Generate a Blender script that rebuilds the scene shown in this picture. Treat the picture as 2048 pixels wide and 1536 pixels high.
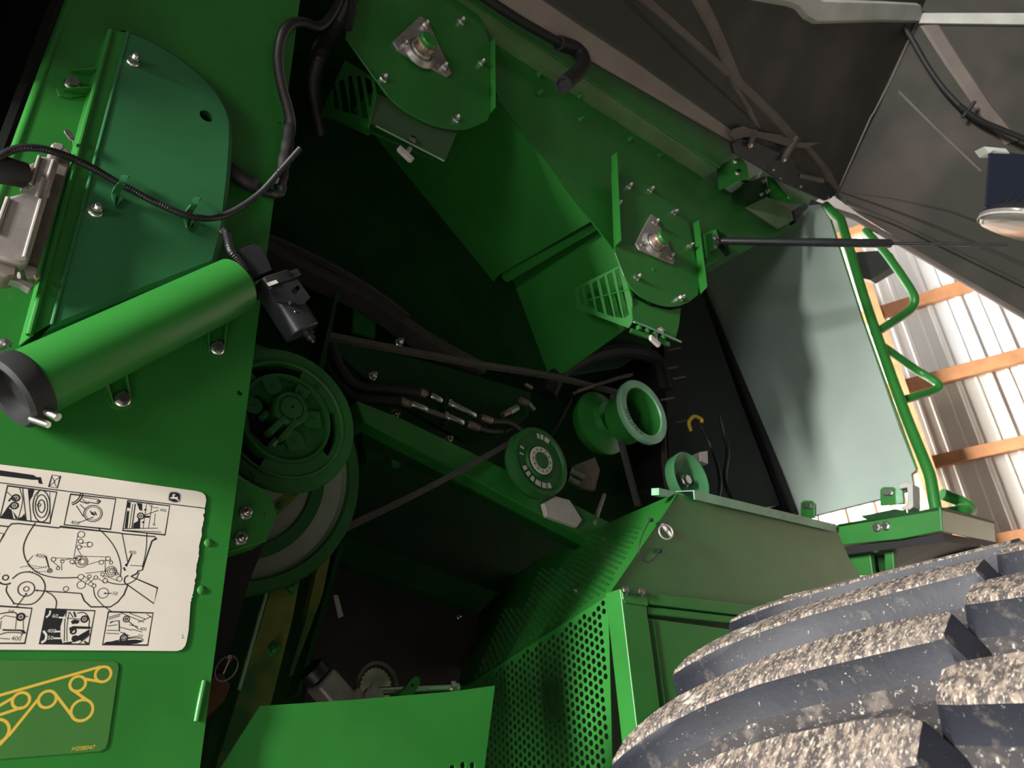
import bpy, math, random
from mathutils import Vector as V, Matrix, Quaternion
from mathutils.geometry import delaunay_2d_cdt
random.seed(4)
sc = bpy.context.scene
COL = sc.collection
for o in list(bpy.data.objects): bpy.data.objects.remove(o)

# ---------------------------------------------------------------- camera
F = 1505.0
def _n(*a): return V(a).normalized()
cX = _n(1976/F, -702/F, -1); cZ = _n(-164/F, 2768/F, -1)
cZ = (cZ - cX*cZ.dot(cX)).normalized(); cY = cZ.cross(cX)
ROT = Matrix((cX, cY, cZ))                      # camera axes -> world (X along the machine, Y into it, Z up)
cam = bpy.data.cameras.new('camera'); camo = bpy.data.objects.new('camera', cam); COL.objects.link(camo)
camo.matrix_world = ROT.to_4x4(); cam.sensor_width = 36; cam.lens = F/2048*36
cam.clip_start = .02; cam.clip_end = 100
cam.dof.use_dof = True; cam.dof.focus_distance = 1.15; cam.dof.aperture_fstop = 9
sc.camera = camo
# ---------------------------------------------------------------- light
w = bpy.data.worlds.new('barn_air'); sc.world = w; w.use_nodes = True
bg = w.node_tree.nodes['Background']; bg.inputs[0].default_value = (.9, .95, 1, 1); bg.inputs[1].default_value = .02
def area(name, loc, target, sx, sy, power, col):
    l = bpy.data.lights.new(name, 'AREA'); l.shape = 'RECTANGLE'; l.size = sx; l.size_y = sy; l.energy = power; l.color = col
    o = bpy.data.objects.new(name, l); COL.objects.link(o); o.location = loc
    o.rotation_euler = (V(target)-V(loc)).to_track_quat('-Z', 'Y').to_euler(); return o
area('doorway_daylight', (-6.5, -.50, 1.2), (1.2, .9, .6), .6, 1.9, 1250, (1, .98, .95))
area('low_side_fill', (-4.3, -1.6, -.9), (.5, .95, -.3), 1.2, .9, 20, (1, 1, .97)).data.spread = math.radians(85)  # added low fill lamp; no door stands here
area('far_wall_fill', (3.9, 6.3, 2.4), (6.8, 2.0, 1.9), 2.4, 2.4, 1400, (1, 1, 1)).data.spread = math.radians(90)  # lamp added to brighten the far barn wall, its opening invented
def beam(name, loc, target, deg, power, col):
    l = bpy.data.lights.new(name, 'SPOT'); l.energy = power; l.spot_size = math.radians(deg); l.spot_blend = .25; l.shadow_soft_size = .15; l.color = col
    o = bpy.data.objects.new(name, l); COL.objects.link(o); o.location = loc
    o.rotation_euler = (V(target)-V(loc)).to_track_quat('-Z', 'Y').to_euler(); return o
beam('floor_bounce_spot', (-4.6, -3.3, 4.2), (-.65, -.55, -1.65), 14, 26000, (1, .97, .92))  # spot added to light the floor for bounce; no skylight is built
sc.view_settings.view_transform = 'Standard'; sc.view_settings.look = 'None'
sc.view_settings.gamma = 1; sc.view_settings.exposure = 0; sc.view_settings.use_curve_mapping = False

# ---------------------------------------------------------------- pixel -> place
def ray(u, v): return ROT @ V(((u-1024)/F, (768-v)/F, -1))
def PY(u, v, y): d = ray(u, v); return d*(y/d.y)
def PX(u, v, x): d = ray(u, v); return d*(x/d.x)
def PZ(u, v, z): d = ray(u, v); return d*(z/d.z)
def PN(u, v, p, n): d = ray(u, v); return d*(p.dot(n)/d.dot(n))
def PT(u, v, t): return ray(u, v)*t             # depth t along the lens axis
def LY(pts, y): return [PY(u, v, y) for u, v in pts]
def cr(pts, k=5):
    """round a row of pixel corners into a curve"""
    return [(p.x, p.y) for p in smooth([V((a, b, 0)) for a, b in pts], k)]
def LX(pts, x): return [PX(u, v, x) for u, v in pts]
def LN(pts, p, n): return [PN(u, v, p, n) for u, v in pts]
def L3(pts): return [PY(u, v, y) for u, v, y in pts]

# ---------------------------------------------------------------- materials
MATS = {}
def mat(name, col, rough=.5, metal=0, var=0, scale=30, bump=0, bscale=400, spec=.5, coat=0, speck=None, extra=None, coords='Object'):
    m = bpy.data.materials.new(name); m.use_nodes = True; nt = m.node_tree; N = nt.nodes; L = nt.links
    b = N['Principled BSDF']; b.inputs['Roughness'].default_value = rough; b.inputs['Metallic'].default_value = metal
    b.inputs['Base Color'].default_value = (*col, 1); b.inputs['Specular IOR Level'].default_value = spec
    b.inputs['Coat Weight'].default_value = coat; b.inputs['Coat Roughness'].default_value = .12
    tc = N.new('ShaderNodeTexCoord'); src = tc.outputs[coords]
    cur = None
    def rgbmix(f, a, bcol):
        x = N.new('ShaderNodeMix'); x.data_type = 'RGBA'
        L.new(f, x.inputs[0])
        if isinstance(a, tuple): x.inputs[6].default_value = (*a, 1)
        else: L.new(a, x.inputs[6])
        x.inputs[7].default_value = (*bcol, 1); return x.outputs[2]
    def noise(s, detail=4, lo=.4, hi=.6, rgh=.55, stretch=None):
        n_ = N.new('ShaderNodeTexNoise'); n_.inputs['Scale'].default_value = s; n_.inputs['Detail'].default_value = detail; n_.inputs['Roughness'].default_value = rgh
        if stretch:
            mp = N.new('ShaderNodeMapping'); mp.inputs['Scale'].default_value = stretch; L.new(src, mp.inputs[0]); L.new(mp.outputs[0], n_.inputs['Vector'])
        else: L.new(src, n_.inputs['Vector'])
        r = N.new('ShaderNodeMapRange'); r.inputs[1].default_value = lo; r.inputs[2].default_value = hi; r.clamp = True
        L.new(n_.outputs['Fac'], r.inputs[0]); return r.outputs[0], n_.outputs['Fac']
    cur = tuple(col)
    if var:
        f, _ = noise(scale, 5, .3, .7); cur = rgbmix(f, tuple(c*(1-var) for c in col), tuple(min(1, c*(1+var)) for c in col))
    for s in (speck or []):
        f, _ = noise(s[0], 3, s[1], s[2], .7, s[4] if len(s) > 4 else None); cur = rgbmix(f, cur, s[3])
    if not isinstance(cur, tuple): L.new(cur, b.inputs['Base Color'])
    if bump:
        _, h = noise(bscale, 3); bp = N.new('ShaderNodeBump'); bp.inputs['Strength'].default_value = bump; bp.inputs['Distance'].default_value = .002
        L.new(h, bp.inputs['Height']); L.new(bp.outputs[0], b.inputs['Normal'])
    if extra: extra(nt, b)
    MATS[name] = m; return m
DUST = (.30, .34, .24)
green = mat('green_paint', (.022, .172, .024), .40, var=.12, scale=7, bump=.04, bscale=900, coat=.1, speck=[(150, .74, .80, DUST)])
gcover = mat('green_moulded_cover', (.022, .125, .043), .45, var=.1, scale=9, bump=.08, bscale=1500, speck=[(160, .74, .80, DUST)])
gcast = mat('green_cast_iron', (.016, .105, .020), .5, spec=.35, var=.15, scale=20, bump=.25, bscale=500)
gdark = mat('green_paint_dusty_shaded', (.007, .045, .009), .6, spec=.2, var=.3, scale=5, bump=.1, bscale=300, speck=[(60, .66, .8, (.10, .11, .08))])  # interior shade put into a darker green, with dust specks
gpale = mat('green_paint_scuffed_and_lit', (.20, .40, .25), .4, var=.25, scale=14)  # scuffed ring and top lip; on other edges a lit look in the colour
olive = mat('olive_yellow_paint', (.16, .17, .022), .5, var=.5, scale=6, speck=[(4, .48, .62, (.02, .09, .02))])  # olive yellow with dark green patches
zinc = mat('zinc_plated_steel', (.66, .65, .62), .28, 1, var=.15, scale=120)
cast = mat('bare_cast_steel', (.36, .33, .30), .38, .45, var=.2, scale=60, bump=.1, bscale=500)
rust = mat('rusty_shaft_steel', (.40, .30, .24), .45, .7, var=.3, scale=70, speck=[(90, .5, .65, (.20, .07, .03))])
alu = mat('cast_aluminium', (.36, .325, .295), .5, .45, var=.14, scale=40, bump=.15, bscale=900)
alud = mat('cast_aluminium_dirty', (.17, .14, .115), .65, .2, var=.25, scale=40, bump=.15, bscale=900)
plast = mat('black_plastic', (.018, .018, .021), .42, var=.2, scale=40, bump=.05, bscale=700, speck=[(260, .70, .76, (.3, .3, .3))])
rubber = mat('black_rubber', (.012, .012, .012), .62, var=.2, scale=30)
conduit = mat('black_corrugated_conduit', (.014, .014, .015), .45)
bracketblue = mat('blue_black_painted_steel', (.012, .016, .028), .4, bump=.06, bscale=600, spec=.5)
beltm = mat('belt_fabric_rubber', (.055, .047, .042), .8, var=.25, scale=50)
dark = mat('dark_brown_rubber_curtain', (.028, .021, .018), .85, var=.35, scale=8, bump=.1, bscale=200)
black = mat('black_steel_and_shade', (.006, .006, .006), .7)  # black parts, and the sheet that stands for shade left of the panel
decalm = mat('cream_decal_film', (.78, .72, .615), .5, var=.05, scale=14, speck=[(300, .72, .78, (.45, .38, .3))])
inkm = mat('black_printing_ink', (.012, .012, .015), .6)
whitem = mat('white_printing_ink', (.75, .72, .64), .6)
yink = mat('yellow_printing_ink', (.70, .46, .06), .5)
bdecal = mat('green_decal_film', (.045, .165, .03), .5, var=.06, scale=9)
shield = mat('grey_composite_shield', (.038, .038, .030), .55, var=.16, scale=3, bump=.1, bscale=250, speck=[(1.3, .50, .66, (.075, .060, .052))])
shieldrib = mat('grey_brown_shield_rib', (.13, .106, .09), .6, var=.2, scale=6)
shieldband = mat('brown_grey_shield_band', (.24, .195, .165), .6, var=.15, scale=5)
shieldl = mat('pale_grey_shield_lip', (.45, .45, .41), .5, var=.15, scale=8)
tank = mat('pale_grey_green_plastic', (.36, .44, .385), .5, var=.08, scale=3, bump=.05, bscale=200)
lightgrey = mat('unpainted_grey_plastic_and_reflection', (.52, .47, .43), .55, var=.1, scale=60)
nylon = mat('white_nylon_gear', (.62, .58, .46), .5, var=.1, scale=40)
tyre = mat('tyre_rubber', (.017, .0185, .027), .56, var=.25, scale=10, bump=.25, bscale=60,
           speck=[(38, .60, .72, (.10, .085, .075)), (170, .665, .73, (.50, .46, .40)), (13, .70, .74, (.55, .53, .48))])
lugm = mat('tyre_rubber_worn_with_chaff', (.10, .083, .078), .75, var=.3, scale=14, bump=.5, bscale=120,
           speck=[(48, .47, .60, (.33, .26, .205), (1, 2.2, 1)), (130, .53, .66, (.66, .57, .46), (1, 2.4, 1)), (16, .66, .71, (.6, .57, .5))])
rimm = mat('yellow_wheel_paint', (.55, .38, .02), .4)
wood = mat('orange_pine_girt', (.43, .19, .08), .6, var=.2, scale=9)
siding = mat('white_painted_siding', (.86, .84, .80), .8, spec=.15, var=.03, scale=2)
sidingb = mat('beige_painted_siding', (.70, .63, .54), .8, spec=.15, var=.04, scale=2)
concrete = mat('concrete', (.20, .19, .175), .85, var=.2, scale=3, bump=.3, bscale=40)
roofm = mat('dark_roof_boards', (.09, .085, .08), .55, var=.1, scale=2)
tyred = mat('tyre_rubber_dusty', (.045, .041, .042), .8, var=.3, scale=12, bump=.4, bscale=90, speck=[(30, .52, .68, (.17, .14, .12)), (150, .60, .70, (.48, .42, .35)), (14, .68, .72, (.55, .53, .48))])
lens = mat('clear_lamp_lens', (.75, .72, .66), .12, spec=.6)
lens.node_tree.nodes['Principled BSDF'].inputs['Transmission Weight'].default_value = .75
yhook = mat('yellow_plastic', (.55, .33, .02), .5)
brown = mat('rusty_brown_dust', (.11, .052, .025), .9, var=.4, scale=30)
brass = mat('brass_bolt_end', (.55, .42, .24), .35, 1)

# ---------------------------------------------------------------- mesh helpers
def newell(p):
    n = V((0, 0, 0))
    for i in range(len(p)):
        a, b = p[i], p[(i+1) % len(p)]
        n += V(((a.y-b.y)*(a.z+b.z), (a.z-b.z)*(a.x+b.x), (a.x-b.x)*(a.y+b.y)))
    return n.normalized()
def facing(n, c): return n if n.dot(c) < 0 else -n
def basis(n):
    n = n.normalized(); a = V((0, 0, 1)) if abs(n.z) < .9 else V((1, 0, 0))
    x = a.cross(n).normalized(); return x, n.cross(x), n
def inpoly(x, y, P):
    r = False; j = len(P)-1
    for i in range(len(P)):
        if (P[i][1] > y) != (P[j][1] > y) and x < (P[j][0]-P[i][0])*(y-P[i][1])/(P[j][1]-P[i][1])+P[i][0]: r = not r
        j = i
    return r
def smooth(pts, k=6):
    """Catmull-Rom through the points"""
    out = []; P = [pts[0]*2-pts[1]] + list(pts) + [pts[-1]*2-pts[-2]]
    for i in range(1, len(P)-2):
        a, b, c, d = P[i-1:i+3]
        for s in range(k):
            t = s/k; out.append(.5*((2*b)+(c-a)*t+(2*a-5*b+4*c-d)*t*t+(3*b-a-3*c+d)*t**3))
    out.append(P[-2]); return out
def resample(pts, step):
    out = [pts[0]]; acc = 0
    for a, b in zip(pts, pts[1:]):
        l = (b-a).length; d = step-acc
        while d <= l and l > 0: out.append(a.lerp(b, d/l)); d += step
        acc = l-(d-step)
    return out
class G:
    def __init__(s): s.v = []; s.f = []; s.m = []; s.cur = 0
    def add(s, vs, fs, flip=False):
        k = len(s.v); s.v += [V(x) for x in vs]
        for f in fs: s.f.append(tuple(k+i for i in f)); s.m.append(s.cur)
        return s
    def mat(s, i): s.cur = i; return s
    def prism(s, pts, vec):
        n = len(pts); N_ = newell(pts); p = list(pts)
        if N_.dot(vec) > 0: p = p[::-1]
        s.add(p + [q+vec for q in p], [tuple(range(n)), tuple(range(2*n-1, n-1, -1))] + [(i, i+n, (i+1) % n+n, (i+1) % n) for i in range(n)]); return s
    def plate(s, pts, t):
        """flat sheet whose near face is pts, thickness t away from the viewer"""
        c = sum(pts, V())/len(pts); n = facing(newell(pts), c); return s.prism(pts, -n*t)
    def sheet(s, pts, holes, t):
        c = sum(pts, V())/len(pts); n = facing(newell(pts), c); ex, ey, _ = basis(n); o = pts[0]
        to2 = lambda p: ((p-o).dot(ex), (p-o).dot(ey)); to3 = lambda q: o+ex*q[0]+ey*q[1]
        loops = [[to2(p) for p in pts]] + [[to2(p) for p in h] for h in holes]
        vs = []; es = []
        for lp in loops:
            k = len(vs); vs += [V(q) for q in lp]; es += [(k+i, k+(i+1) % len(lp)) for i in range(len(lp))]
        r = delaunay_2d_cdt(vs, es, [], 0, 1e-6)
        V2, F2 = r[0], r[2]; hb = [(min(q[0] for q in h), max(q[0] for q in h), min(q[1] for q in h), max(q[1] for q in h), h) for h in loops[1:]]
        keep = []
        for f in F2:
            x = sum(V2[i][0] for i in f)/len(f); y = sum(V2[i][1] for i in f)/len(f)
            if not inpoly(x, y, loops[0]): continue
            if any(a < x < b and c_ < y < d and inpoly(x, y, h) for a, b, c_, d, h in hb): continue
            keep.append(tuple(f))
        m = len(V2); top = [to3(q) for q in V2]; bot = [p-n*t for p in top]; E = {}
        for f in keep:
            for i in range(len(f)): E[(f[i], f[(i+1) % len(f)])] = 1
        fs = keep + [tuple(i+m for i in f[::-1]) for f in keep]
        fs += [(b, a, a+m, b+m) for (a, b) in E if (b, a) not in E]
        s.add(top+bot, fs); return s
    def box(s, c, ex, ey, ez, a, b, d):
        ex, ey, ez = ex*a/2, ey*b/2, ez*d/2
        return s.prism([c-ex-ey-ez, c+ex-ey-ez, c+ex+ey-ez, c-ex+ey-ez], ez*2)
    def aabb(s, lo, hi):
        lo, hi = V(lo), V(hi); d = hi-lo; return s.box((lo+hi)/2, V((1, 0, 0)), V((0, 1, 0)), V((0, 0, 1)), d.x, d.y, d.z)
    def tube(s, pts, r, n=10, corr=0, caps=True, inner=0, closed=False):
        """round tube; corr = pitch of a corrugation"""
        if corr: pts = resample(pts, corr/2)
        up = None; rings = []; T = []
        N_ = len(pts)
        for i in range(N_):
            if closed: t = pts[(i+1) % N_]-pts[i-1]
            else: t = pts[min(i+1, N_-1)]-pts[max(i-1, 0)]
            T.append(t.normalized())
        up = basis(T[0])[0]; k = len(s.v)
        for i, p in enumerate(pts):
            if i: up = (T[i-1].rotation_difference(T[i]) @ up)
            up = (up-T[i]*up.dot(T[i])).normalized(); sd = T[i].cross(up)
            rr = r[i] if isinstance(r, (list, tuple)) else r
            if corr and i % 2: rr *= .80
            s.v += [p+(up*math.cos(6.28318*j/n)+sd*math.sin(6.28318*j/n))*rr for j in range(n)]
        R = N_ if closed else N_-1
        for i in range(R):
            a = k+i*n; b = k+((i+1) % N_)*n
            for j in range(n): s.f.append((a+j, a+(j+1) % n, b+(j+1) % n, b+j)); s.m.append(s.cur)
        if caps and not closed:
            s.f.append(tuple(k+j for j in range(n))[::-1]); s.m.append(s.cur)
            s.f.append(tuple(k+(N_-1)*n+j for j in range(n))); s.m.append(s.cur)
        return s
    def lathe(s, prof, o, ax, n=48, cap0=True, cap1=True):
        """profile of (height along ax, radius)"""
        ex, ey, ez = basis(ax); k = len(s.v)
        for h, r in prof: s.v += [o+ez*h+(ex*math.cos(2*math.pi*j/n)+ey*math.sin(2*math.pi*j/n))*r for j in range(n)]
        for i in range(len(prof)-1):
            a, b = k+i*n, k+(i+1)*n
            for j in range(n): s.f.append((a+j, a+(j+1) % n, b+(j+1) % n, b+j)); s.m.append(s.cur)
        if cap0: s.f.append(tuple(k+j for j in range(n))[::-1]); s.m.append(s.cur)
        if cap1: s.f.append(tuple(k+(len(prof)-1)*n+j for j in range(n))); s.m.append(s.cur)
        return s
    nrib = 0
    def ribbon(s, pts, wd, nrm, closed=False, t=.0003):
        s.nrib += 1; pts = [p+nrm*(s.nrib % 97)*5e-7 for p in pts]
        """flat printed line lying on a surface of normal nrm"""
        n = len(pts); k = len(s.v); A = []
        for i in range(n):
            a = pts[(i-1) % n] if (closed or i) else pts[i]; b = pts[(i+1) % n] if (closed or i < n-1) else pts[i]
            d = (b-a).normalized(); sd = d.cross(nrm).normalized()
            if (closed or 0 < i < n-1):
                c = max(.5, (pts[i]-a).normalized().dot(d)); w_ = wd/2/c
            else: w_ = wd/2
            s.v += [pts[i]+sd*w_, pts[i]-sd*w_]
        for i in range(n if closed else n-1):
            j = (i+1) % n; s.f.append((k+2*i, k+2*j, k+2*j+1, k+2*i+1)); s.m.append(s.cur)
        return s
    def ellipsoid(s, c, ex, ey, ez, n=14, m=8):
        k = len(s.v)
        for i in range(m+1):
            a = math.pi*i/m
            for j in range(n):
                b = 2*math.pi*j/n; s.v.append(c+ex*math.sin(a)*math.cos(b)+ey*math.sin(a)*math.sin(b)+ez*math.cos(a))
        for i in range(m):
            for j in range(n): s.f.append((k+i*n+j, k+(i+1)*n+j, k+(i+1)*n+(j+1) % n, k+i*n+(j+1) % n)); s.m.append(s.cur)
        return s
    def text(s, body, o, ex, ey, size, depth=0, align='LEFT'):
        cu = bpy.data.curves.new('t', 'FONT'); cu.body = body; cu.size = size; cu.extrude = depth; cu.resolution_u = 2; cu.align_x = align
        ob = bpy.data.objects.new('t', cu); COL.objects.link(ob); bpy.context.view_layer.update()
        me = ob.to_mesh(); ez = ex.cross(ey)
        s.add([o+ex*q.co.x+ey*q.co.y+ez*q.co.z for q in me.vertices], [tuple(p.vertices) for p in me.polygons])
        ob.to_mesh_clear(); bpy.data.objects.remove(ob); bpy.data.curves.remove(cu); return s

ORG = {}
def build(name, g, mats, parent=None, bev=0, sm=False, org=None):
    if not isinstance(mats, (list, tuple)): mats = [mats]
    o0 = ORG[parent] if parent else (org if org is not None else sum(g.v, V())/len(g.v))
    me = bpy.data.meshes.new(name); me.from_pydata([p-o0 for p in g.v], [], g.f); me.validate()
    for m in mats: me.materials.append(m)
    if len(mats) > 1 and len(me.polygons) == len(g.m): me.polygons.foreach_set('material_index', g.m)
    o = bpy.data.objects.new(name, me); COL.objects.link(o); ORG[o] = o0
    if parent: o.parent = parent
    else: o.location = o0
    if sm is not False:
        me.polygons.foreach_set('use_smooth', [True]*len(me.polygons))
        me.set_sharp_from_angle(angle=math.radians(35 if sm is True else sm))
    if bev:
        b = o.modifiers.new('edge', 'BEVEL'); b.width = bev; b.segments = 2; b.limit_method = 'ANGLE'; b.angle_limit = math.radians(40); b.harden_normals = False
    return o
def tag(o, label, cat, group=None):
    o['label'] = label; o['category'] = cat
    if group: o['group'] = group
    return o
def thing(name, label, cat, loc, group=None):
    o = bpy.data.objects.new(name, None); COL.objects.link(o); o.location = loc; o.empty_display_size = .05; ORG[o] = V(loc)
    return tag(o, label, cat, group)
def struct(o): o['kind'] = 'structure'; return o

# ---- fasteners: one mesh each, shared by every copy
def hexring(g, r, h0, h1, rot=0): g.prism([V((r*math.cos(rot+k*math.pi/3), r*math.sin(rot+k*math.pi/3), h0)) for k in range(6)], V((0, 0, h1-h0)))
def fastener(name, fn, mats, sm=30):
    g = G(); fn(g); me = bpy.data.meshes.new(name); me.from_pydata(g.v, [], g.f)
    for m in mats: me.materials.append(m)
    if len(mats) > 1: me.polygons.foreach_set('material_index', g.m)
    me.polygons.foreach_set('use_smooth', [True]*len(me.polygons)); me.set_sharp_from_angle(angle=math.radians(sm)); return me
Z1 = V((0, 0, 1)); O0 = V((0, 0, 0))
def _nut(g):
    g.lathe([(0, .5), (.07, .5), (.15, .43)], O0, Z1, 24); hexring(g, .40, .12, .50); g.lathe([(.50, .34), (.54, .28)], O0, Z1, 18)
    pr = [(.5, .2)]
    for k in range(6): pr += [(.55+k*.06, .2), (.58+k*.06, .175)]
    g.lathe(pr+[(.93, .16)], O0, Z1, 14)
def _bolt(g):
    g.lathe([(0, .5), (.08, .5), (.15, .42)], O0, Z1, 24); hexring(g, .38, .13, .46); g.lathe([(.46, .31), (.43, .27), (.43, .01)], O0, Z1, 18)
def _rivet(g): g.lathe([(0, .5), (.12, .47), (.24, .34), (.3, .12)], O0, Z1, 18)
MN = fastener('flange_nut', _nut, [zinc]); MB = fastener('hex_bolt', _bolt, [zinc])
MR = fastener('rivet', _rivet, [green]); MGB = fastener('painted_bolt', _bolt, [gcast]); MGN = fastener('painted_nut', _nut, [green])
def fast(parent, me, pos, axis, size, name=None, roll=None, label=None):
    o = bpy.data.objects.new(name or me.name, me); COL.objects.link(o); o.parent = parent
    q = axis.to_track_quat('Z', 'Y') @ Quaternion((0, 0, 1), random.random()*3 if roll is None else roll)
    o.matrix_local = Matrix.LocRotScale(pos-ORG[parent], q, V((size, size, size)))
    if label: o['label'] = label
    return o
OUT = V((0, -1, 0))
def nutY(parent, u, v, y, d, me=None): return fast(parent, me or MN, PY(u, v, y), OUT, d)
def circ(c, ex, ey, r, n=12, a0=0): return [c+ex*r*math.cos(a0+2*math.pi*k/n)+ey*r*math.sin(a0+2*math.pi*k/n) for k in range(n)]
AX, AY, AZ = V((1, 0, 0)), V((0, 1, 0)), V((0, 0, 1))
# ================================================================ SETTING
FZ = -1.65
struct(build('floor', G().aabb((-9, -8, FZ-.1), (11, 7, FZ)), concrete))
struct(build('ceiling', G().aabb((-9, -8, 4.6), (11, 7, 4.7)), roofm))
# far barn wall: ribbed steel siding over pine girts
wd = ROT @ V(((-1900-1024)/F, (768-1759)/F, -1)); wd.z = 0; wd.normalize()      # along the wall
if wd.y < 0: wd = -wd
wn = V((-wd.y, wd.x, 0)); wn = facing(wn, V((1, 0, 0)))
wo = V((6.5, 1.7, 0))
wall = bpy.data.objects.new('wall_right', None); COL.objects.link(wall); wall.location = wo; ORG[wall] = wo; struct(wall)
def wallpt(a, z, out=0): return wo+wd*a+wn*out+AZ*z
zsplit = PN(1900, 745, wo, wn).z
for k in range(-6, 4):
    for lo, hi, m in ((FZ, zsplit, sidingb), (zsplit, 4.6, siding)):
        g = G(); W = .914; prof = []
        for j in range(4):
            b = k*W+j*W/4
            prof += [(b, 0), (b+.012, .009), (b+.038, .009), (b+.05, 0), (b+.115, 0), (b+.12, .004), (b+.135, .004), (b+.14, 0)]
        prof.append((k*W+W, 0))
        g.v = [wallpt(a, lo, d) for a, d in prof]+[wallpt(a, hi, d) for a, d in prof]; n = len(prof)
        g.f = [(i, i+1, n+i+1, n+i) for i in range(n-1)]; g.m = [0]*(n-1)
        build('siding_panel', g, m, wall)
for u, v0, v1 in ((1850, 588, 612), (1900, 738, 765), (1950, 895, 920), (2000, 1068, 1100), (2000, 1240, 1270), (2040, 330, 355)):
    z1, z0 = PN(u, v0, wo+wn*.03, wn).z, PN(u, v1, wo+wn*.03, wn).z
    c = wallpt(-1.0, (z0+z1)/2, .045); build('girt', G().box(c, wd, wn, AZ, 8.4, .05, z1-z0), wood, wall)
pa = PN(1738, 600, wo+wn*.1, wn); build('post', G().box(V((pa.x, pa.y, 1.4)), wd, wn, AZ, .13, .14, 6.0), wood, wall)
pa = PN(1738, 600, wo+wn*.1, wn)+wd*-2.4; build('post', G().box(V((pa.x, pa.y, 1.4)), wd, wn, AZ, .13, .14, 6.0), wood, wall)

# ================================================================ LEFT SIDE PANEL
YP = .95
XL = PY(140, 0, YP).x; XR = PY(600, 0, YP).x
hole1 = PY(480, 786, YP); hole2 = PY(560, 245, YP)
g = G(); pts = [V((XL, YP, -.35)), V((XR, YP, -.35)), V((XR, YP, 1.75)), V((XL, YP, 1.75))]
g.sheet(pts, [circ(hole1, AX, AZ, .0042, 14), circ(hole2, AX, AZ, .003, 14)], .003)
panel = build('green_sheet', g, green, org=V((XL, YP, -.35)))
tag(panel, 'tall green steel side panel at the left carrying the cream service decal', 'panel')
g = G(); g.tube([V((XL, YP+.005, -.35)), V((XL, YP+.005, 1.75))], .007, 12); g.prism([V((XL-.006, YP+.004, -.35)), V((XL-.002, YP+.004, -.35)), V((XL-.002, YP+.05, -.35)), V((XL-.006, YP+.05, -.35))], V((0, 0, 2.1)))
build('rolled_edge', g, green, panel, sm=True)
# bright bent hem at the lower right edge
g = G(); g.tube(smooth([PY(408, 1360, YP-.002), PY(400, 1400, YP-.006), PY(393, 1440, YP-.002)], 5), [.002]+[.006]*8+[.006, .002][:2], 10) if False else g.tube(smooth([PY(409, 1362, YP), PY(401, 1400, YP-.002), PY(393, 1442, YP)], 4), .0034, 10)
build('bent_hem', g, green, panel, sm=True)
for u, v in ((416, 1086), (402, 1180)): fast(panel, MR, PY(u, v, YP+.001), OUT, .0115, 'rivet')

# ---- service decal (a printed sheet on the panel)
def Z3(x, y, y0=YP-.0016): return PY(x/4.096, 900+y/4.096, y0)
def Z4(x, y, y0=YP-.0016): return PY(x/4.096, 1180+y/4.096, y0)
out = [Z3(-700, 28), Z3(0, 118), Z3(600, 192), Z3(1200, 278), Z3(1610, 336), Z3(1655, 348), Z3(1682, 372), Z3(1690, 410)]
rz = random.Random(2); right = [(1690, 410), (1676, 490), (1670, 580), (1655, 660), (1640, 780), (1625, 900), (1603, 1050), (1580, 1180), (1565, 1245)]
for (a, b), (c, d) in zip(right, right[1:]):
    nseg = 1 if b < 480 else 7
    for k in range(nseg):
        t = (k+1)/nseg; out.append(Z3(a+(c-a)*t+(rz.uniform(-9, 3) if nseg > 1 else 0), b+(d-b)*t))
out += [Z4(1545, 330), Z4(1528, 425), Z4(1515, 460), Z4(1490, 487), Z4(1450, 499), Z4(800, 494), Z4(0, 488), Z4(-700, 480)]
dn = OUT; d0 = [p for p in out]
decal = build('service_decal', G().plate(d0, .0016), decalm, panel); decal['label'] = 'cream service diagram decal with rounded corners and black line drawings'
YI = YP-.00165
def q3(*p): return [Z3(x, y, YI) for x, y in p]
def q4(*p): return [Z4(x, y, YI) for x, y in p]
gl = G(); LW = .0016; KW = .62
def ln(pts, wd=LW, closed=False, sm=0): gl.ribbon(smooth(pts, sm) if sm else pts, wd*KW, dn, closed)
def ci(z, x, y, r, wd=LW, sq=1.0):
    c = z(x, y, YI); rr = (z(x+r, y, YI)-z(x-r, y, YI)).length/2; gl.ribbon(circ(c, AX, AZ, rr, 28), wd*KW, dn, True)
def fillp(pts):
    k = len(gl.v); p = pts if newell(pts).dot(dn) > 0 else pts[::-1]; gl.v += p; gl.f.append(tuple(range(k, k+len(p)))); gl.m.append(gl.cur)
ln(q3((-600, 190), (0, 268), (800, 370), (1680, 478)), .002)
fillp(q3((-500, 100), (0, 165), (275, 205), (300, 222), (335, 222), (350, 280), (318, 275), (310, 245), (270, 245), (0, 212), (-500, 145)))
ln(q3((428, 205), (495, 215), (470, 312), (400, 300)), .0016, True)
ln(q3((420, 215), (445, 258), (405, 296)), .0012, False, 4); ln(q3((487, 222), (447, 258), (465, 305)), .0012, False, 4)
for b in (((62, 293), (465, 345), (408, 600), (0, 555)), ((578, 362), (948, 402), (905, 650), (525, 612)), ((1047, 415), (1390, 458), (1352, 695), (1005, 660))): ln(q3(*b), .0022, True)
for b in (((-200, 118), (262, 150), (203, 437), (-200, 437)), ((380, 155), (778, 170), (728, 445), (322, 440)), ((888, 178), (1254, 188), (1210, 452), (840, 448))): ln(q4(*b), .0022, True)
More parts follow.
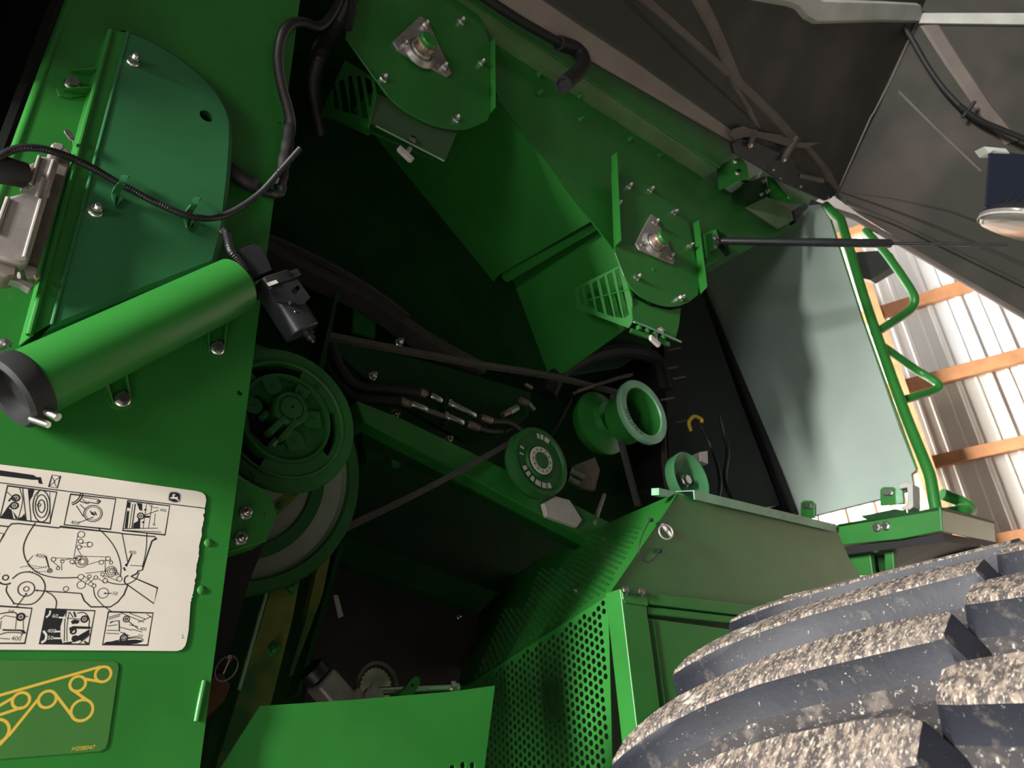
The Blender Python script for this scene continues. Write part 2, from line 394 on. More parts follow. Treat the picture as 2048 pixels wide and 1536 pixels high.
# first picture: belts beside a pulley wheel
fillp(q3((232, 322), (280, 325), (268, 380), (240, 410))); fillp(q3((5, 550), (60, 470), (95, 490), (110, 560), (160, 575), (60, 565)))
fillp(q3((105, 500), (125, 560), (215, 580), (200, 520), (180, 545), (150, 560)))
for x, y in ((130, 392), (118, 455)): ci(Z3, x, y, 30, .003); ci(Z3, x, y, 10)
ln(q3((70, 420), (105, 380)), .003); ln(q3((60, 480), (95, 440)), .003); ln(q3((160, 310), (185, 400), (175, 470), (150, 560)), .0014, False, 4)
ln(q3((185, 310), (215, 580)), .0016); ln(q3((232, 325), (255, 590)), .0016); ln(q3((280, 330), (240, 420)), .0014)
for s in (1, .72, .4):
    gl.ribbon([Z3(340+70*s*math.cos(a*.2244), 460+130*s*math.sin(a*.2244), YI) for a in range(28)], .0012, dn, True)
ci(Z3, 320, 450, 14); ln(q3((408, 345), (412, 600)), .001); ln(q3((300, 380), (330, 330), (380, 350)), .0012, False, 4)
for k in range(9): ln(q3((50+k*9, 340+k*7), (70+k*8, 350+k*9)), .001)
# second picture: round housing with pull arm
gl.ribbon([Z3(560+120*math.cos(a*.12), 340+112*math.sin(a*.12), YI) for a in range(1, 12)], .0014, dn)
gl.ribbon([Z3(560+100*math.cos(a*.12), 345+92*math.sin(a*.12), YI) for a in range(1, 12)], .0012, dn)
ln(q3((672, 385), (805, 405), (825, 420), (805, 440), (700, 425), (672, 400)), .0014); ci(Z3, 805, 422, 9); ln(q3((655, 420), (720, 440), (735, 425)), .002)
ci(Z3, 762, 520, 76); ci(Z3, 762, 520, 62, .0011); ln(q3((625, 455), (682, 545)), .0016); ln(q3((655, 445), (700, 490)), .0014)
for k in range(7): ln(q3((738+k*7, 500+(k*13) % 30), (752+k*7, 515+(k*17) % 28)), .0022)
ln(q3((640, 597), (765, 550)), .0014); fillp(q3((765, 548), (748, 550), (753, 562)))
# third picture: belt edge and grease point
fillp(q3((1048, 425), (1072, 428), (1066, 480), (1042, 470))); fillp(q3((1040, 500), (1060, 500), (1045, 640), (1020, 640)))
fillp(q3((1118, 432), (1165, 438), (1165, 500), (1140, 490), (1130, 460))); fillp(q3((1095, 600), (1140, 575), (1138, 642), (1088, 640))); fillp(q3((1130, 560), (1150, 560), (1148, 640), (1135, 640)))
for x, w_ in ((1088, .0012), (1108, .002), (1200, .0011), (1245, .0011)): ln(q3((x, 440), (x-28, 640)), w_)
ci(Z3, 1153, 540, 26, .0024); ci(Z3, 1153, 540, 10); ln(q3((1170, 538), (1298, 494)), .0014); ln(q3((1180, 547), (1225, 547)), .004)
ln(q3((1010, 645), (1290, 640)), .0014); ln(q3((1010, 658), (1320, 672)), .0014); ci(Z3, 1262, 610, 8, .001); ln(q3((1272, 520), (1262, 600)), .001); ln(q3((1215, 440), (1245, 470), (1300, 475)), .001)
for x, y in ((1190, 490), (1172, 592)): ci(Z3, x, y, 5, .002)
# combine outline
ln(q3((-300, 590), (0, 620), (70, 628), (95, 605), (150, 602), (480, 638), (492, 628), (980, 680), (1000, 685), (1270, 710), (1280, 725), (1245, 745), (1205, 860), (1165, 985), (1130, 990), (1120, 1012), (1075, 1034)), .0024)
ln(q3((-300, 650), (0, 680), (35, 688), (0, 750), (-60, 850)), .0016); ln(q3((70, 628), (35, 688)), .0016)
ln(q3((290, 596), (225, 700), (192, 800), (215, 905), (300, 1000), (450, 1045), (640, 1045)), .002, False, 5)
ln(q3((810, 645), (900, 740), (960, 840), (990, 950), (985, 1040)), .0018, False, 5)
ln(q3((1000, 685), (1030, 840), (1045, 915)), .0016); ln(q3((1202, 684), (1200, 780), (1185, 880), (1165, 960)), .0016, False, 4); ln(q3((1065, 945), (1165, 950)), .0012)
ln(q3((1080, 850), (1040, 940)), .0026); fillp(q3((1030, 930), (1048, 935), (1040, 958), (1020, 945)))
for x, y in ((1015, 968), (1022, 982)): ci(Z3, x, y, 4, .002)
# wheels
ci(Z3, 45, 1045, 24, .002); gl.ribbon([Z3(45+68*math.cos(.9+a*.19), 1045+56*math.sin(.9+a*.19), YI) for a in range(17)], .0016, dn)
ln(q3((60, 1110), (52, 1160), (110, 1250), (120, 1258), (255, 1264), (330, 1210), (368, 1140), (360, 1080), (320, 1030), (240, 1000), (160, 1010), (100, 1055)), .002, False, 3)
ci(Z3, 215, 1138, 68, .0018); ci(Z3, 215, 1138, 22, .0014); ln(q3((135, 1285), (215, 1178)), .0016); fillp(q3((220, 1168), (200, 1180), (225, 1188)))
ln(q3((285, 1150), (665, 1175)), .002); fillp(q3((285, 1150), (310, 1140), (308, 1162)))
ln(q3((370, 1155), (430, 1190), (462, 1240), (455, 1300)), .0018, False, 4)
ln(q3((665, 1175), (690, 1235), (745, 1285), (905, 1285), (965, 1245), (1005, 1195), (1012, 1190), (1045, 1108)), .0022)
ln(q3((765, 1130), (780, 1200), (840, 1270), (910, 1320)), .0016, False, 4)
ln(q3((1045, 1105), (1260, 1258), (1290, 1130), (1070, 1035)), .002); gl.ribbon([Z3(1052+34*math.cos(1.6+a*.26), 1068+38*math.sin(1.6+a*.26), YI) for a in range(13)], .0014, dn)
ln(q3((870, 1078), (950, 1098), (1040, 1098), (1110, 1060), (1140, 1000)), .0018, False, 4)
for x, y, r in ((665, 692, 29), (660, 748, 20), (735, 774, 22), (648, 795, 19), (437, 896, 19), (510, 912, 15), (590, 915, 18), (668, 915, 52), (675, 915, 34), (675, 915, 22), (640, 885, 22), (885, 890, 19), (830, 920, 19), (910, 922, 14),
                (910, 995, 46), (910, 995, 30), (912, 993, 16), (955, 1012, 13), (978, 1055, 22), (840, 1018, 15), (785, 1045, 16), (732, 1036, 15), (662, 1040, 24), (665, 1105, 34), (770, 1112, 16), (862, 1072, 20), (845, 1172, 44), (540, 1138, 22), (475, 968, 14), (408, 988, 19), (408, 988, 9)): ci(Z3, x, y, r, .0013)
for p in (((637, 695), (602, 895)), ((660, 768), (735, 752)), ((655, 790), (735, 796)), ((635, 810), (675, 880)), ((450, 885), (640, 890)), ((500, 905), (640, 880)), ((590, 935), (640, 925)), ((655, 870), (885, 876)), ((715, 940), (830, 905)), ((840, 905), (890, 905)), ((425, 910), (490, 960)), ((505, 930), (505, 985)), ((862, 900), (860, 1000)), ((905, 890), (905, 915)), ((700, 1010), (880, 990)),
          ((640, 1055), (760, 1125)), ((680, 1025), (770, 1100)), ((700, 1080), (735, 1050)), ((720, 1100), (770, 1055)), ((800, 1050), (855, 1085)), ((825, 1025), (870, 1055)), ((855, 1030), (960, 1070)), ((925, 960), (985, 1030))): ln(q3(*p), .0011)
ln(q3((360, 868), (375, 872), (402, 968)), .0018); ln(q3((270, 865), (235, 905)), .0012); fillp(q3((222, 908), (240, 900), (238, 920)))
for k in range(14): ln(q3((165+k*17, 962-9*math.sin(k*.6)-(k % 2)*2), (174+k*17, 962-9*math.sin(k*.6))), .0016)
for k in range(9): ln(q3((225+k*18, 940+k*3), (234+k*18, 942+k*3)), .0014)
for k in range(10): ln(q3((200+k*20, 1000-(k % 3)*4), (210+k*20, 996)), .0014)
ln(q3((915, 1174), (850, 1174)), .0016); fillp(q3((848, 1174), (866, 1164), (866, 1184)))
# lower pictures
ln(q4((0, 195), (110, 180), (150, 215)), .0018, False, 3); ci(Z4, 170, 220, 30, .0034); ci(Z4, 170, 220, 8); fillp(q4((20, 320), (195, 325), (215, 355), (190, 360), (170, 338), (20, 334)))
ln(q4((135, 225), (40, 210), (0, 240)), .0012); ln(q4((0, 365), (60, 348), (170, 352), (175, 378)), .0016, False, 3); ln(q4((0, 395), (80, 402)), .0012); ln(q4((200, 215), (232, 218)), .0012); ln(q4((135, 230), (125, 320)), .001); ln(q4((190, 250), (190, 320)), .001); ln(q4((10, 250), (0, 320)), .001)
fillp(q4((382, 158), (550, 165), (520, 220), (495, 300), (495, 380), (515, 440), (325, 438))); fillp(q4((565, 310), (600, 295), (745, 300), (742, 320), (620, 318), (590, 345), (570, 330)))
fillp(q4((580, 255), (610, 240), (655, 250), (640, 275), (590, 280))); fillp(q4((590, 380), (640, 375), (735, 320), (735, 345), (660, 410), (600, 430))); fillp(q4((520, 430), (600, 420), (580, 442), (515, 440)))
ln(q4((545, 175), (530, 260), (525, 420)), .0014, False, 4); ln(q4((565, 178), (548, 300), (548, 420)), .0012, False, 4); ln(q4((570, 180), (600, 225)), .0016); ln(q4((605, 178), (620, 222)), .003); ln(q4((630, 190), (690, 185), (730, 235), (728, 300)), .0018, False, 4)
ci(Z4, 692, 238, 26, .003); ci(Z4, 692, 238, 9); ci(Z4, 600, 338, 22, .003); ci(Z4, 615, 398, 22, .003); ln(q4((490, 225), (665, 240)), .0014)
ln(q4((660, 415), (735, 355)), .003); ln(q4((650, 438), (735, 370)), .0014); ln(q4((690, 420), (720, 440)), .003)
ci(Z4, 1035, 238, 25, .002); ci(Z4, 1035, 238, 10, .002); ln(q4((1050, 255), (1135, 320)), .0016)
fillp(q4((842, 445), (870, 425), (980, 415), (1110, 405), (1165, 412), (1165, 425), (1120, 440), (1000, 450))); ci(Z4, 1015, 395, 28, .003); ci(Z4, 1015, 395, 12)
ln(q4((890, 430), (1000, 405), (1120, 392), (1170, 405), (1168, 420)), .0014, False, 4); ln(q4((975, 250), (978, 340)), .002); ln(q4((1045, 392), (1130, 378)), .0014)
for a in (((890, 225), (990, 195)), ((890, 240), (985, 210)), ((985, 185), (1180, 265)), ((1060, 190), (1195, 240)), ((1130, 265), (1180, 245)), ((1200, 195), (1240, 225)), ((895, 262), (975, 250)), ((880, 295), (960, 285)), ((875, 330), (970, 332)), ((870, 355), (975, 358)), ((985, 305), (1080, 330)), ((1060, 285), (1130, 300)), ((1080, 320), (1165, 345)), ((1000, 350), (1030, 355)), ((985, 345), (1060, 375)), ((1170, 250), (1240, 215)), ((900, 275), (930, 255))): ln(q4(*a), .0013)
for a in (((375, 250), (415, 170)),): pass
lines = build('printed_line_drawing', gl, inkm, decal); lines['label'] = 'black line drawing of a combine, its belts and grease points'
# numbers
gt = G(); ex3 = (Z3(1500, 460, YI)-Z3(1000, 400, YI)).normalized(); ez3 = ex3.cross(OUT); ez3 = -ez3 if ez3.z < 0 else ez3
ex4 = AX; 
def num(m, z, x, y, s, sz=.0092, ex=ex3):
    gx = G(); ez = (AZ-ex*ex.z).normalized(); gx.text(s, z(x, y, YI), ex, ez, sz*.54); build('printed_number', gx, m, decal)
e0 = (AX+AZ*-.02).normalized(); e1 = (AX+AZ*.03).normalized()
num(inkm, Z3, 575, 604, '400', .0115, e0); num(inkm, Z3, 1308, 500, '400', .0098, e0); num(inkm, Z3, 285, 876, '400', .0115, e0); num(inkm, Z3, 1052, 846, '400', .0105, e0); num(inkm, Z3, 918, 1186, '50', .0105, e0)
num(inkm, Z4, 62, 188, '50', .0098, e1); num(inkm, Z4, 88, 413, '400', .0115, e1); num(inkm, Z4, 1140, 332, '400', .0098, e1); num(inkm, Z4, 1128, 388, '50', .0098, e1); num(inkm, Z4, 1485, 393, '2,', .010, e1)
gw = G(); YI -= .00008
for x, y, s in ((425, 226, '60'), (385, 348, '400'), (387, 406, '50')): num(whitem, Z4, x, y, s, .0105, e1)
for p in (((480, 225), (545, 228)), ((450, 340), (500, 340)), ((440, 395), (500, 396))): gw.ribbon(q4(*p), .0016, dn)
gw.ribbon(smooth(q4((412, 168), (405, 200), (378, 225)), 4), .0017, dn); gw.ribbon(smooth(q4((355, 335), (378, 370), (370, 410), (338, 432)), 4), .0022, dn)
build('white_leader_lines', gw, whitem, decal)
# emblem: rounded black shield with a leaping stag
def E(x, y, d=0): return PY(320+x/34.13, 970+y/34.13, YI-d)
ge = G(); ge.mat(0)
ring = [(740, 455), (1000, 440), (1250, 500), (1390, 580), (1425, 680), (1420, 900), (1390, 1080), (1300, 1180), (1080, 1215), (850, 1180), (680, 1110), (560, 1030), (555, 850), (590, 640), (660, 500)]
def sc_(p, k): return [(1000+(x-1000)*k, 830+(y-830)*k) for x, y in p]
for k, m, d in ((1, 0, 0), (.95, 1, .00003), (.885, 0, .00006)):
    ge.mat(m); p = [E(x, y, d) for x, y in sc_(ring, k)]; p = p if newell(p).dot(OUT) > 0 else p[::-1]; ge.add(p, [tuple(range(len(p)))])
stag = [(680, 840), (830, 820), (855, 740), (820, 700), (870, 665), (930, 665), (820, 610), (960, 630), (1000, 570), (1020, 640), (1050, 710), (980, 700), (960, 790), (1000, 815), (1150, 840), (1130, 790), (1200, 800), (1215, 870), (1215, 960), (1290, 1050), (1310, 1100), (1270, 1120), (1200, 1040), (1080, 975), (1000, 945), (860, 930), (780, 890), (850, 990), (810, 990), (690, 870)]
ge.mat(1); p = [E(x, y, .00009) for x, y in stag]; p = p if newell(p).dot(OUT) > 0 else p[::-1]; ge.add(p, [tuple(range(len(p)))])
build('emblem', ge, [inkm, whitem], decal)['label'] = 'small black rounded emblem with a white leaping stag'

# ---- belt routing decal
bd = build('belt_decal', G().plate([Z4(-400, 570, YP-.001), Z4(930, 585, YP-.001), Z4(965, 600, YP-.001), Z4(972, 640, YP-.001), Z4(885, 1240, YP-.001), Z4(865, 1295, YP-.001), Z4(820, 1322, YP-.001), Z4(0, 1385, YP-.001), Z4(-400, 1410, YP-.001)], .001), bdecal, panel)
bd['label'] = 'green decal with a yellow belt routing loop'
gl = G(); YI = YP-.00105; KW = .85
for x, y, r in ((845, 690, 64), (637, 768, 64), (388, 895, 72), (172, 905, 70), (672, 985, 88), (-35, 1160, 108)): ci(Z4, x, y, r, .0032)
for p in (((-300, 945), (0, 862), (825, 628)), ((690, 728), (832, 752)), ((600, 823), (718, 905)), ((455, 855), (600, 1045)), ((312, 895), (70, 1195)), ((70, 1190), (0, 1265), (-80, 1300)), ((120, 875), (0, 945), (-200, 1050)), ((180, 962), (0, 1022), (-100, 1050))): ln(q4(*p), .0032)
build('yellow_belt_diagram', gl, yink, bd)
gt = G(); gt.text('H208047', Z4(582, 1318, YI), (AX+AZ*.07).normalized(), (AZ+AX*.2).normalized(), .0058); build('yellow_code', gt, yink, bd)
# ================================================================ moulded cover on the side panel
YC = .912
faceo = cr([(258, 66), (300, 84), (350, 112), (400, 152), (438, 196), (457, 245), (455, 320), (447, 400), (440, 455), (424, 520)], 4)+[(300, 568), (105, 648)]
fp = LY(faceo, YC); cover = None
def offs(pts, d):
    n = len(pts); R = []; c = sum(pts, V())/n
    for i in range(n):
        a = (pts[i]-pts[i-1]).normalized(); b = (pts[(i+1) % n]-pts[i]).normalized(); na = a.cross(OUT); nb = b.cross(OUT)
        m = (na+nb); m = m.normalized()/max(.5, m.normalized().dot(na)); s = 1 if (pts[i]+m*.001-c).length > (pts[i]-c).length else -1
        R.append(pts[i]+m*d*s)
    return R
g = G(); g.sheet(fp, [circ(PY(413, 232, YC), AX, AZ, .0105, 24), LY([(372, 432), (388, 434), (386, 455), (371, 452)], YC)], .003)
cover = thing('belt_cover', 'raised blue-green moulded cover bolted on the left panel above the green tube', 'cover', PY(280, 360, YP))
build('cover_face', g, gcover, cover, sm=25)
rr = [fp, [p+AY*.003 for p in offs(fp, .006)], [p+AY*.012 for p in offs(fp, .0105)], [V((p.x, YP, p.z)) for p in offs(fp, .013)]]
g = G(); n = len(fp)
for a, b in zip(rr, rr[1:]):
    for i in range(n-1): g.add([a[i], a[i+1], b[i+1], b[i]], [(0, 1, 2, 3)])
build('cover_side', g, gcover, cover, sm=60)
g = G(); c = PY(413, 232, YC); g.lathe([(0, .0105), (.012, .0105), (.026, .0085), (.026, .0005)], c, AY, 24, False, False); build('hole_wall', g, gdark, cover, sm=True)
st = LY([(222, 60), (256, 64), (103, 648), (60, 670)], YC+.004)
g = G(); g.plate(st, .004); st2 = [V((st[0].x-.006, YP, st[0].z)), st[0]+AY*.004, st[3]+AY*.004, V((st[3].x-.006, YP, st[3].z))]; g.plate(st2, .003)
build('cover_flange', g, green, cover, bev=.002)
g = G(); g.tube([PY(257, 64, YC+.001), PY(104, 650, YC+.001)], .0026, 10); build('flange_bead', g, gcover, cover, sm=True)
g = G(); g.tube([PY(221, 62, YC+.003), PY(197, 150, YC+.003), PY(59, 670, YC+.003)], .004, 10); build('flange_edge', g, green, cover, sm=True)
for u, v in ((265, 124), (190, 423)): nutY(cover, u, v, YC, .0185)
for k, (u, v, s) in enumerate(((240, 380, 1), (384, 424, 1))):      # harness clips
    g = G(); y = YC
    pr = [PY(u-8, v+22*s, y), PY(u-9, v+8, y-.004), PY(u-4, v-4, y-.017), PY(u+4, v-14, y-.030), PY(u+8, v-24, y-.022), PY(u+12, v-28, y-.008)]
    sd = (AX*.9+AZ*.35).normalized()*.0048; sm_ = smooth(pr, 5); k0 = []
    for a, b in zip(sm_, sm_[1:]):
        nn = (b-a).cross(sd).normalized()*.0012; g.add([a-sd-nn, a+sd-nn, b+sd-nn, b-sd-nn, a-sd+nn, a+sd+nn, b+sd+nn, b-sd+nn], [(0, 1, 2, 3), (7, 6, 5, 4), (0, 3, 7, 4), (1, 5, 6, 2), (0, 4, 5, 1), (3, 2, 6, 7)])
    g.prism([PY(u-18, v+14, y-.001), PY(u-10, v+8, y-.001), PY(u-12, v+34, y-.001)], V((0, -.006, 0))); g.prism([PY(u-2, v+12, y-.001), PY(u+4, v+20, y-.001), PY(u-10, v+38, y-.001)], V((0, -.005, 0)))
    build('harness_clip', g, gcover, cover, sm=40)['label'] = 'bent green clip over the conduit'
# tab on the left of the cover
g = G(); y = YP-.002
g.plate(LY([(190, 152), (145, 146), (122, 160), (113, 178), (118, 192), (140, 196), (176, 190)], y), .002)
for a in (((190, 152), (138, 146)), ((176, 190), (126, 183))):
    p, q = LY(a, y); g.prism([p, q, q+OUT*.006, p+OUT*.018], AZ*.0022)
tab = build('mounting_tab', g, green, cover, bev=.0008); nutY(tab, 143, 170, YP-.004, .021, MB)

# ================================================================ aluminium control module
mod = thing('control_module', 'die-cast aluminium control module on the left edge of the side panel', 'control unit', PY(40, 450, YP))
def K(x, y, yy): return PY(x/4.389, 250+y/4.389, yy)
g = G(); g.prism([K(*p, .91) for p in ((455, 165), (560, 180), (640, 255), (330, 1265), (190, 1215), (300, 600))], V((0, .035, 0))); build('base_tray', g, alud, mod, bev=.002)
g = G(); g.prism([K(*p, .885) for p in ((-120, 980), (-10, 870), (70, 625), (190, 590), (280, 525), (355, 262), (530, 300), (440, 590), (420, 640), (250, 1215), (165, 1215), (-120, 1140))], V((0, .024, 0))); build('housing', g, alu, mod, bev=.004, sm=40)
for a, b, r in (((470, 310), (415, 480), .0022), ((378, 465), (325, 640), .0028), ((360, 660), (215, 1165), .0028), ((345, 275), (270, 520), .0022), ((70, 640), (-40, 950), .0028)):
    build('cast_rib', G().tube([K(*a, .885), K(*b, .885)], r, 10), alu, mod, sm=True)
build('latch_pocket', G().prism([K(*p, .8838) for p in ((380, 575), (445, 595), (425, 640), (362, 620))], V((0, .002, 0))), alud, mod)
build('corner_boss', G().prism([K(*p, .888) for p in ((450, 165), (490, 145), (560, 165), (570, 200), (520, 240), (460, 210))], V((0, .03, 0))), alu, mod, bev=.002)
g = G(); g.prism([K(*p, .893) for p in ((-120, 1130), (165, 1215), (150, 1330), (60, 1340), (-120, 1260))], V((0, .03, 0))); build('lower_block', g, alud, mod, bev=.003)
g = G(); g.prism([K(*p, .90) for p in ((80, 1330), (200, 1350), (310, 1400), (265, 1450), (180, 1395), (75, 1360))], V((0, .012, 0))); g.prism([K(*p, .90) for p in ((190, 1210), (330, 1250), (330, 1330), (240, 1350))], V((0, .03, 0))); build('foot', g, alu, mod, bev=.0015)
build('brass_screw', G().lathe([(0, .004), (.006, .004), (.008, .003)], K(318, 1355, .90), OUT, 12), brass, mod, sm=True)
g = G(); g.prism([K(*p, .90) for p in ((560, 45), (585, 32), (615, 45), (655, 105), (650, 125), (615, 125), (575, 75))], V((0, .003, 0))); g.tube([K(632, 120, .90), K(630, 160, .915)], .003, 10); build('wing_nut', g, zinc, mod, bev=.001)['label'] = 'leaf-shaped steel wing nut above the module'
g = G(); g.prism([K(*p, .89) for p in ((250, 340), (330, 310), (300, 440), (270, 500), (205, 500))], V((0, .025, 0))); build('connector_socket', g, alu, mod, bev=.003)
g = G(); g.tube([K(-160, 380, .885), K(60, 400, .885), K(210, 440, .89)], [.017, .017, .016], 16); build('connector_plug', g, rubber, mod, sm=True)

# ================================================================ harnesses
h1 = build('wiring_harness', G().tube(smooth(L3([(-25, 330, .875), (0, 313, .868), (35, 297, .865), (80, 297, .865), (130, 311, .87), (185, 336, .885), (240, 368, .897), (310, 404, .897), (375, 431, .897), (425, 436, .90), (470, 421, .91), (520, 386, .92), (560, 342, .92), (600, 297, .915)]), 8), .0052, 10, .0034), conduit, sm=60)
tag(h1, 'thin black corrugated conduit crossing the blue-green cover under two clips', 'cable')
h2 = thing('wiring_loom', 'thick black corrugated loom hanging down the right edge of the left panel', 'cable', PY(575, 180, .93))
build('conduit', G().tube(smooth(L3([(690, -30, 1.05), (668, 20, 1.02), (640, 52, .99), (605, 44, .96), (578, 50, .94), (563, 75, .93), (556, 115, .93), (562, 165, .93), (574, 210, .93), (581, 245, .93), (578, 272, .93)]), 8), .0095, 12, .0045), conduit, h2, sm=60)
build('tape_wrap', G().tube(smooth(L3([(579, 255, .93), (574, 295, .928), (566, 335, .93), (560, 375, .935)]), 5), [.0105+.0012*math.sin(i*1.7) for i in range(16)], 12), rubber, h2, sm=True)
build('branch_conduit', G().tube(smooth(L3([(563, 350, .932), (562, 385, .93), (535, 386, .93), (505, 372, .935), (470, 345, .942)]), 6), .0075, 12, .004), conduit, h2, sm=60)
build('branch_boot', G().tube(smooth(L3([(512, 372, .935), (488, 362, .937), (462, 342, .94), (448, 330, .945)]), 4), .0125, 12), rubber, h2, sm=True)
h3 = build('large_hose', G().tube(smooth(L3([(730, -60, 1.06), (692, 10, 1.06), (668, 55, 1.07), (640, 105, 1.12), (625, 170, 1.25), (640, 260, 1.4)]), 8), .020, 14, .006), conduit, sm=60)
tag(h3, 'fat black ribbed hose at the top centre beside the upper bearing plate', 'hose')
h4 = build('sleeve', G().tube(L3([(705, -30, 1.035), (704, 20, 1.035), (697, 55, 1.035)]), .010, 12), rubber, sm=True)
tag(h4, 'short black rubber edge sleeve on the upper left corner of the upper bearing plate', 'sleeve')

# ================================================================ green tube with black end
yt = .905; A = PY(52, 772, yt); B = PY(470, 572, yt); ax = (B-A).normalized(); RT = .0405
tube = thing('storage_tube', 'horizontal green steel tube with a black end cap below the cover', 'tube', (A+B)/2)
g = G(); g.lathe([(0, RT), ((B-A).length, RT), ((B-A).length+.004, RT-.003), ((B-A).length+.004, .002)], A, ax, 64, False, False); build('tube_body', g, green, tube, sm=True)
g = G(); g.lathe([(.006, RT+.0015), (-.001, RT+.0035), (-.018, RT+.003), (-.022, RT-.002), (-.02, RT-.008), (-.005, RT-.011), (-.005, .001)], A, ax, 48, False, False); build('end_cap', g, rubber, tube, sm=True)
for a, b, r in (((78, 815), (116, 835), .0048), ((62, 838), (97, 850), .0036)): build('pin', G().tube([PY(*a, yt-.012), PY(*b, yt-.028)], r, 14), zinc, tube, sm=True)
for u, v, bu, bv in ((428, 650, 433, 698), (222, 745, 243, 800)):
    c = PY(bu, bv, YP-.002); t0 = PY(u, v, YP-.002); d = (c-t0).normalized(); s = d.cross(OUT); g = G(); w_ = .0165; L_ = (c-t0).length
    arc = [c+d*(.013*math.sin(a*math.pi/8))+s*w_*math.cos(a*math.pi/8) for a in range(9)]
    g.plate([t0+s*w_]+arc+[t0-s*w_], .002)
    for sg in (1, -1): g.prism([t0+s*w_*.8*sg, t0+s*w_*.8*sg+OUT*.018, c+d*.004+s*w_*.62*sg+OUT*.003, c+d*.006+s*w_*.6*sg], s*.002)
    tb = build('welded_tab', g, green, tube, bev=.0007); fast(tb, MB, c+OUT*.001, OUT, .0205)
g = G(); g.lathe([(-.0, .006), (.01, .006), (.012, .004)], PY(2, 690, .90), (AX*.4+OUT*.9), 12); build('side_bolt', g, zinc, tube, sm=True)

# ================================================================ black actuator
ya = .90
act = thing('electric_actuator', 'black plastic actuator hanging off the right end of the green tube', 'actuator', PY(560, 600, ya))
c0 = PY(540, 563, ya); c1 = PY(607, 668, ya); d = (c1-c0).normalized(); s = d.cross(AY).normalized(); s = s if s.x > 0 else -s; nrm = s.cross(d)
def rbox(g, c, w_, dp, z0, z1, k=.35):
    P_ = []
    for i in range(20):
        a = 2*math.pi*i/20; x = math.copysign(abs(math.cos(a))**k, math.cos(a)); y = math.copysign(abs(math.sin(a))**k, math.sin(a)); P_.append(c+s*x*w_/2+AY*y*dp/2+d*z0)
    g.prism(P_, d*(z1-z0))
g = G(); rbox(g, c0, .047, .044, .012, (c1-c0).length-.002, .5); build('motor_housing', g, plast, act, bev=.002, sm=35)
g = G(); rbox(g, c0, .050, .048, -.002, .014, .3); g.box(c0+s*.012+d*.004, s, AY, d, .068, .030, .011); build('flange_collar', g, plast, act, bev=.0015, sm=35)
g = G(); g.plate(LY([(474, 500), (508, 487), (524, 492), (538, 520), (545, 540), (500, 560), (484, 528)], ya-.012), .02); build('mounting_cap', g, plast, act, bev=.0015)
g = G(); e = d; sh = [c0+s*-.026+d*.018, c0+s*.027+d*.018, c0+s*.029+d*.050, c0+s*.012+d*.056, c0+s*-.004+d*.054, c0+s*-.012+d*.046, c0+s*-.027+d*.040]
sh = [p+OUT*.0235 for p in sh]; slot = [c0+OUT*.0235+s*x+d*y for x, y in ((.006, .030), (.022, .026), (.024, .031), (.010, .038), (.005, .036))]
g.sheet(sh, [slot], .003); build('clamp_strap', g, plast, act)
g = G(); g.lathe([(0, .009), (.008, .009), (.009, .0065), (.016, .006), (.017, .0035), (.022, .003)], c1+d*-.004+s*.008, d, 16); build('nipple', g, plast, act, sm=True)
g = G(); g.plate([p+OUT*.0255 for p in (c0+s*-.0255+d*.009, c0+s*-.009+d*.009, c0+s*-.008+d*.014, c0+s*-.0255+d*.015)], .001); build('white_label_strip', g, whitem, act)
build('vent_hole', G().lathe([(0, .0018), (.0008, .0014)], c0+OUT*.0222+d*.062+s*-.008, OUT, 10), zinc, act)
build('clip_block', G().box(c0+OUT*.024+s*-.008+d*.048, s, AY, d, .006, .006, .005), plast, act, bev=.001)
g = G(); g.box(PY(495, 548, ya), (AX*.5-AZ*.8).normalized(), AY, (AX*.8+AZ*.5).normalized(), .022, .02, .012); build('connector', g, alud, act, bev=.001)
ac = build('actuator_conduit', G().tube(smooth(L3([(440, 468, .90), (450, 463, .895), (456, 480, .893), (462, 502, .89), (478, 522, .889), (494, 548, .889)]), 6), .0062, 10, .0036), conduit, act, sm=60)
# ================================================================ machine body behind
body = thing('combine_harvester', 'dark green inner body of the harvester behind the belts and pulleys', 'machine', (1.0, 1.75, .4))
YB = 1.75
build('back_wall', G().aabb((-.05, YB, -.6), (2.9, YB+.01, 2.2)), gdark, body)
build('light_block_top', G().prism([V((-.05, 1.14, 1.9)), V((2.7, 1.14, 2.38)), V((2.7, 1.75, 2.38)), V((-.05, 1.75, 1.9))], V((0, 0, .01))), gdark, body)  # top plate added to keep light out of the interior
build('light_block_end', G().aabb((-.03, YP+.055, -.5), (-.02, 1.75, 1.95)), black, body)  # black sheet added to stop light entering behind the left panel
build('dark_backdrop', G().aabb((-1.6, 1.3, -.6), (-.03, 1.31, 2.4)), black, body)  # black sheet stands for the dark area left of the panel
build('shade_box', G().aabb((-1.5, .86, .90), (-.10, 1.3, 2.2)), black, body, bev=.02)  # black box added to cast shade on the panel top
build('shade_box_step', G().prism([V((-.10, .825, .98)), V((-.95, .665, .98)), V((-.95, .88, .98)), V((-.10, .88, .98))], AZ*.50), black, body, bev=.006)  # added step, shaped to shade only the upper left panel
build('light_block_floor', G().aabb((-.05, 1.0, -.62), (2.9, 1.75, -.6)), black, body)  # bottom plate added to keep light out of the interior
# trough belly behind the bearings
g = G(); g.plate(LY([(520, -40), (940, -60), (1000, 200), (1230, 500), (1300, 600), (1310, 690), (1240, 735), (1130, 752), (1090, 757), (1020, 740), (900, 700), (825, 645), (700, 555), (520, 470)], 1.52), .02)
build('trough_belly', g, gdark, body, bev=.004)
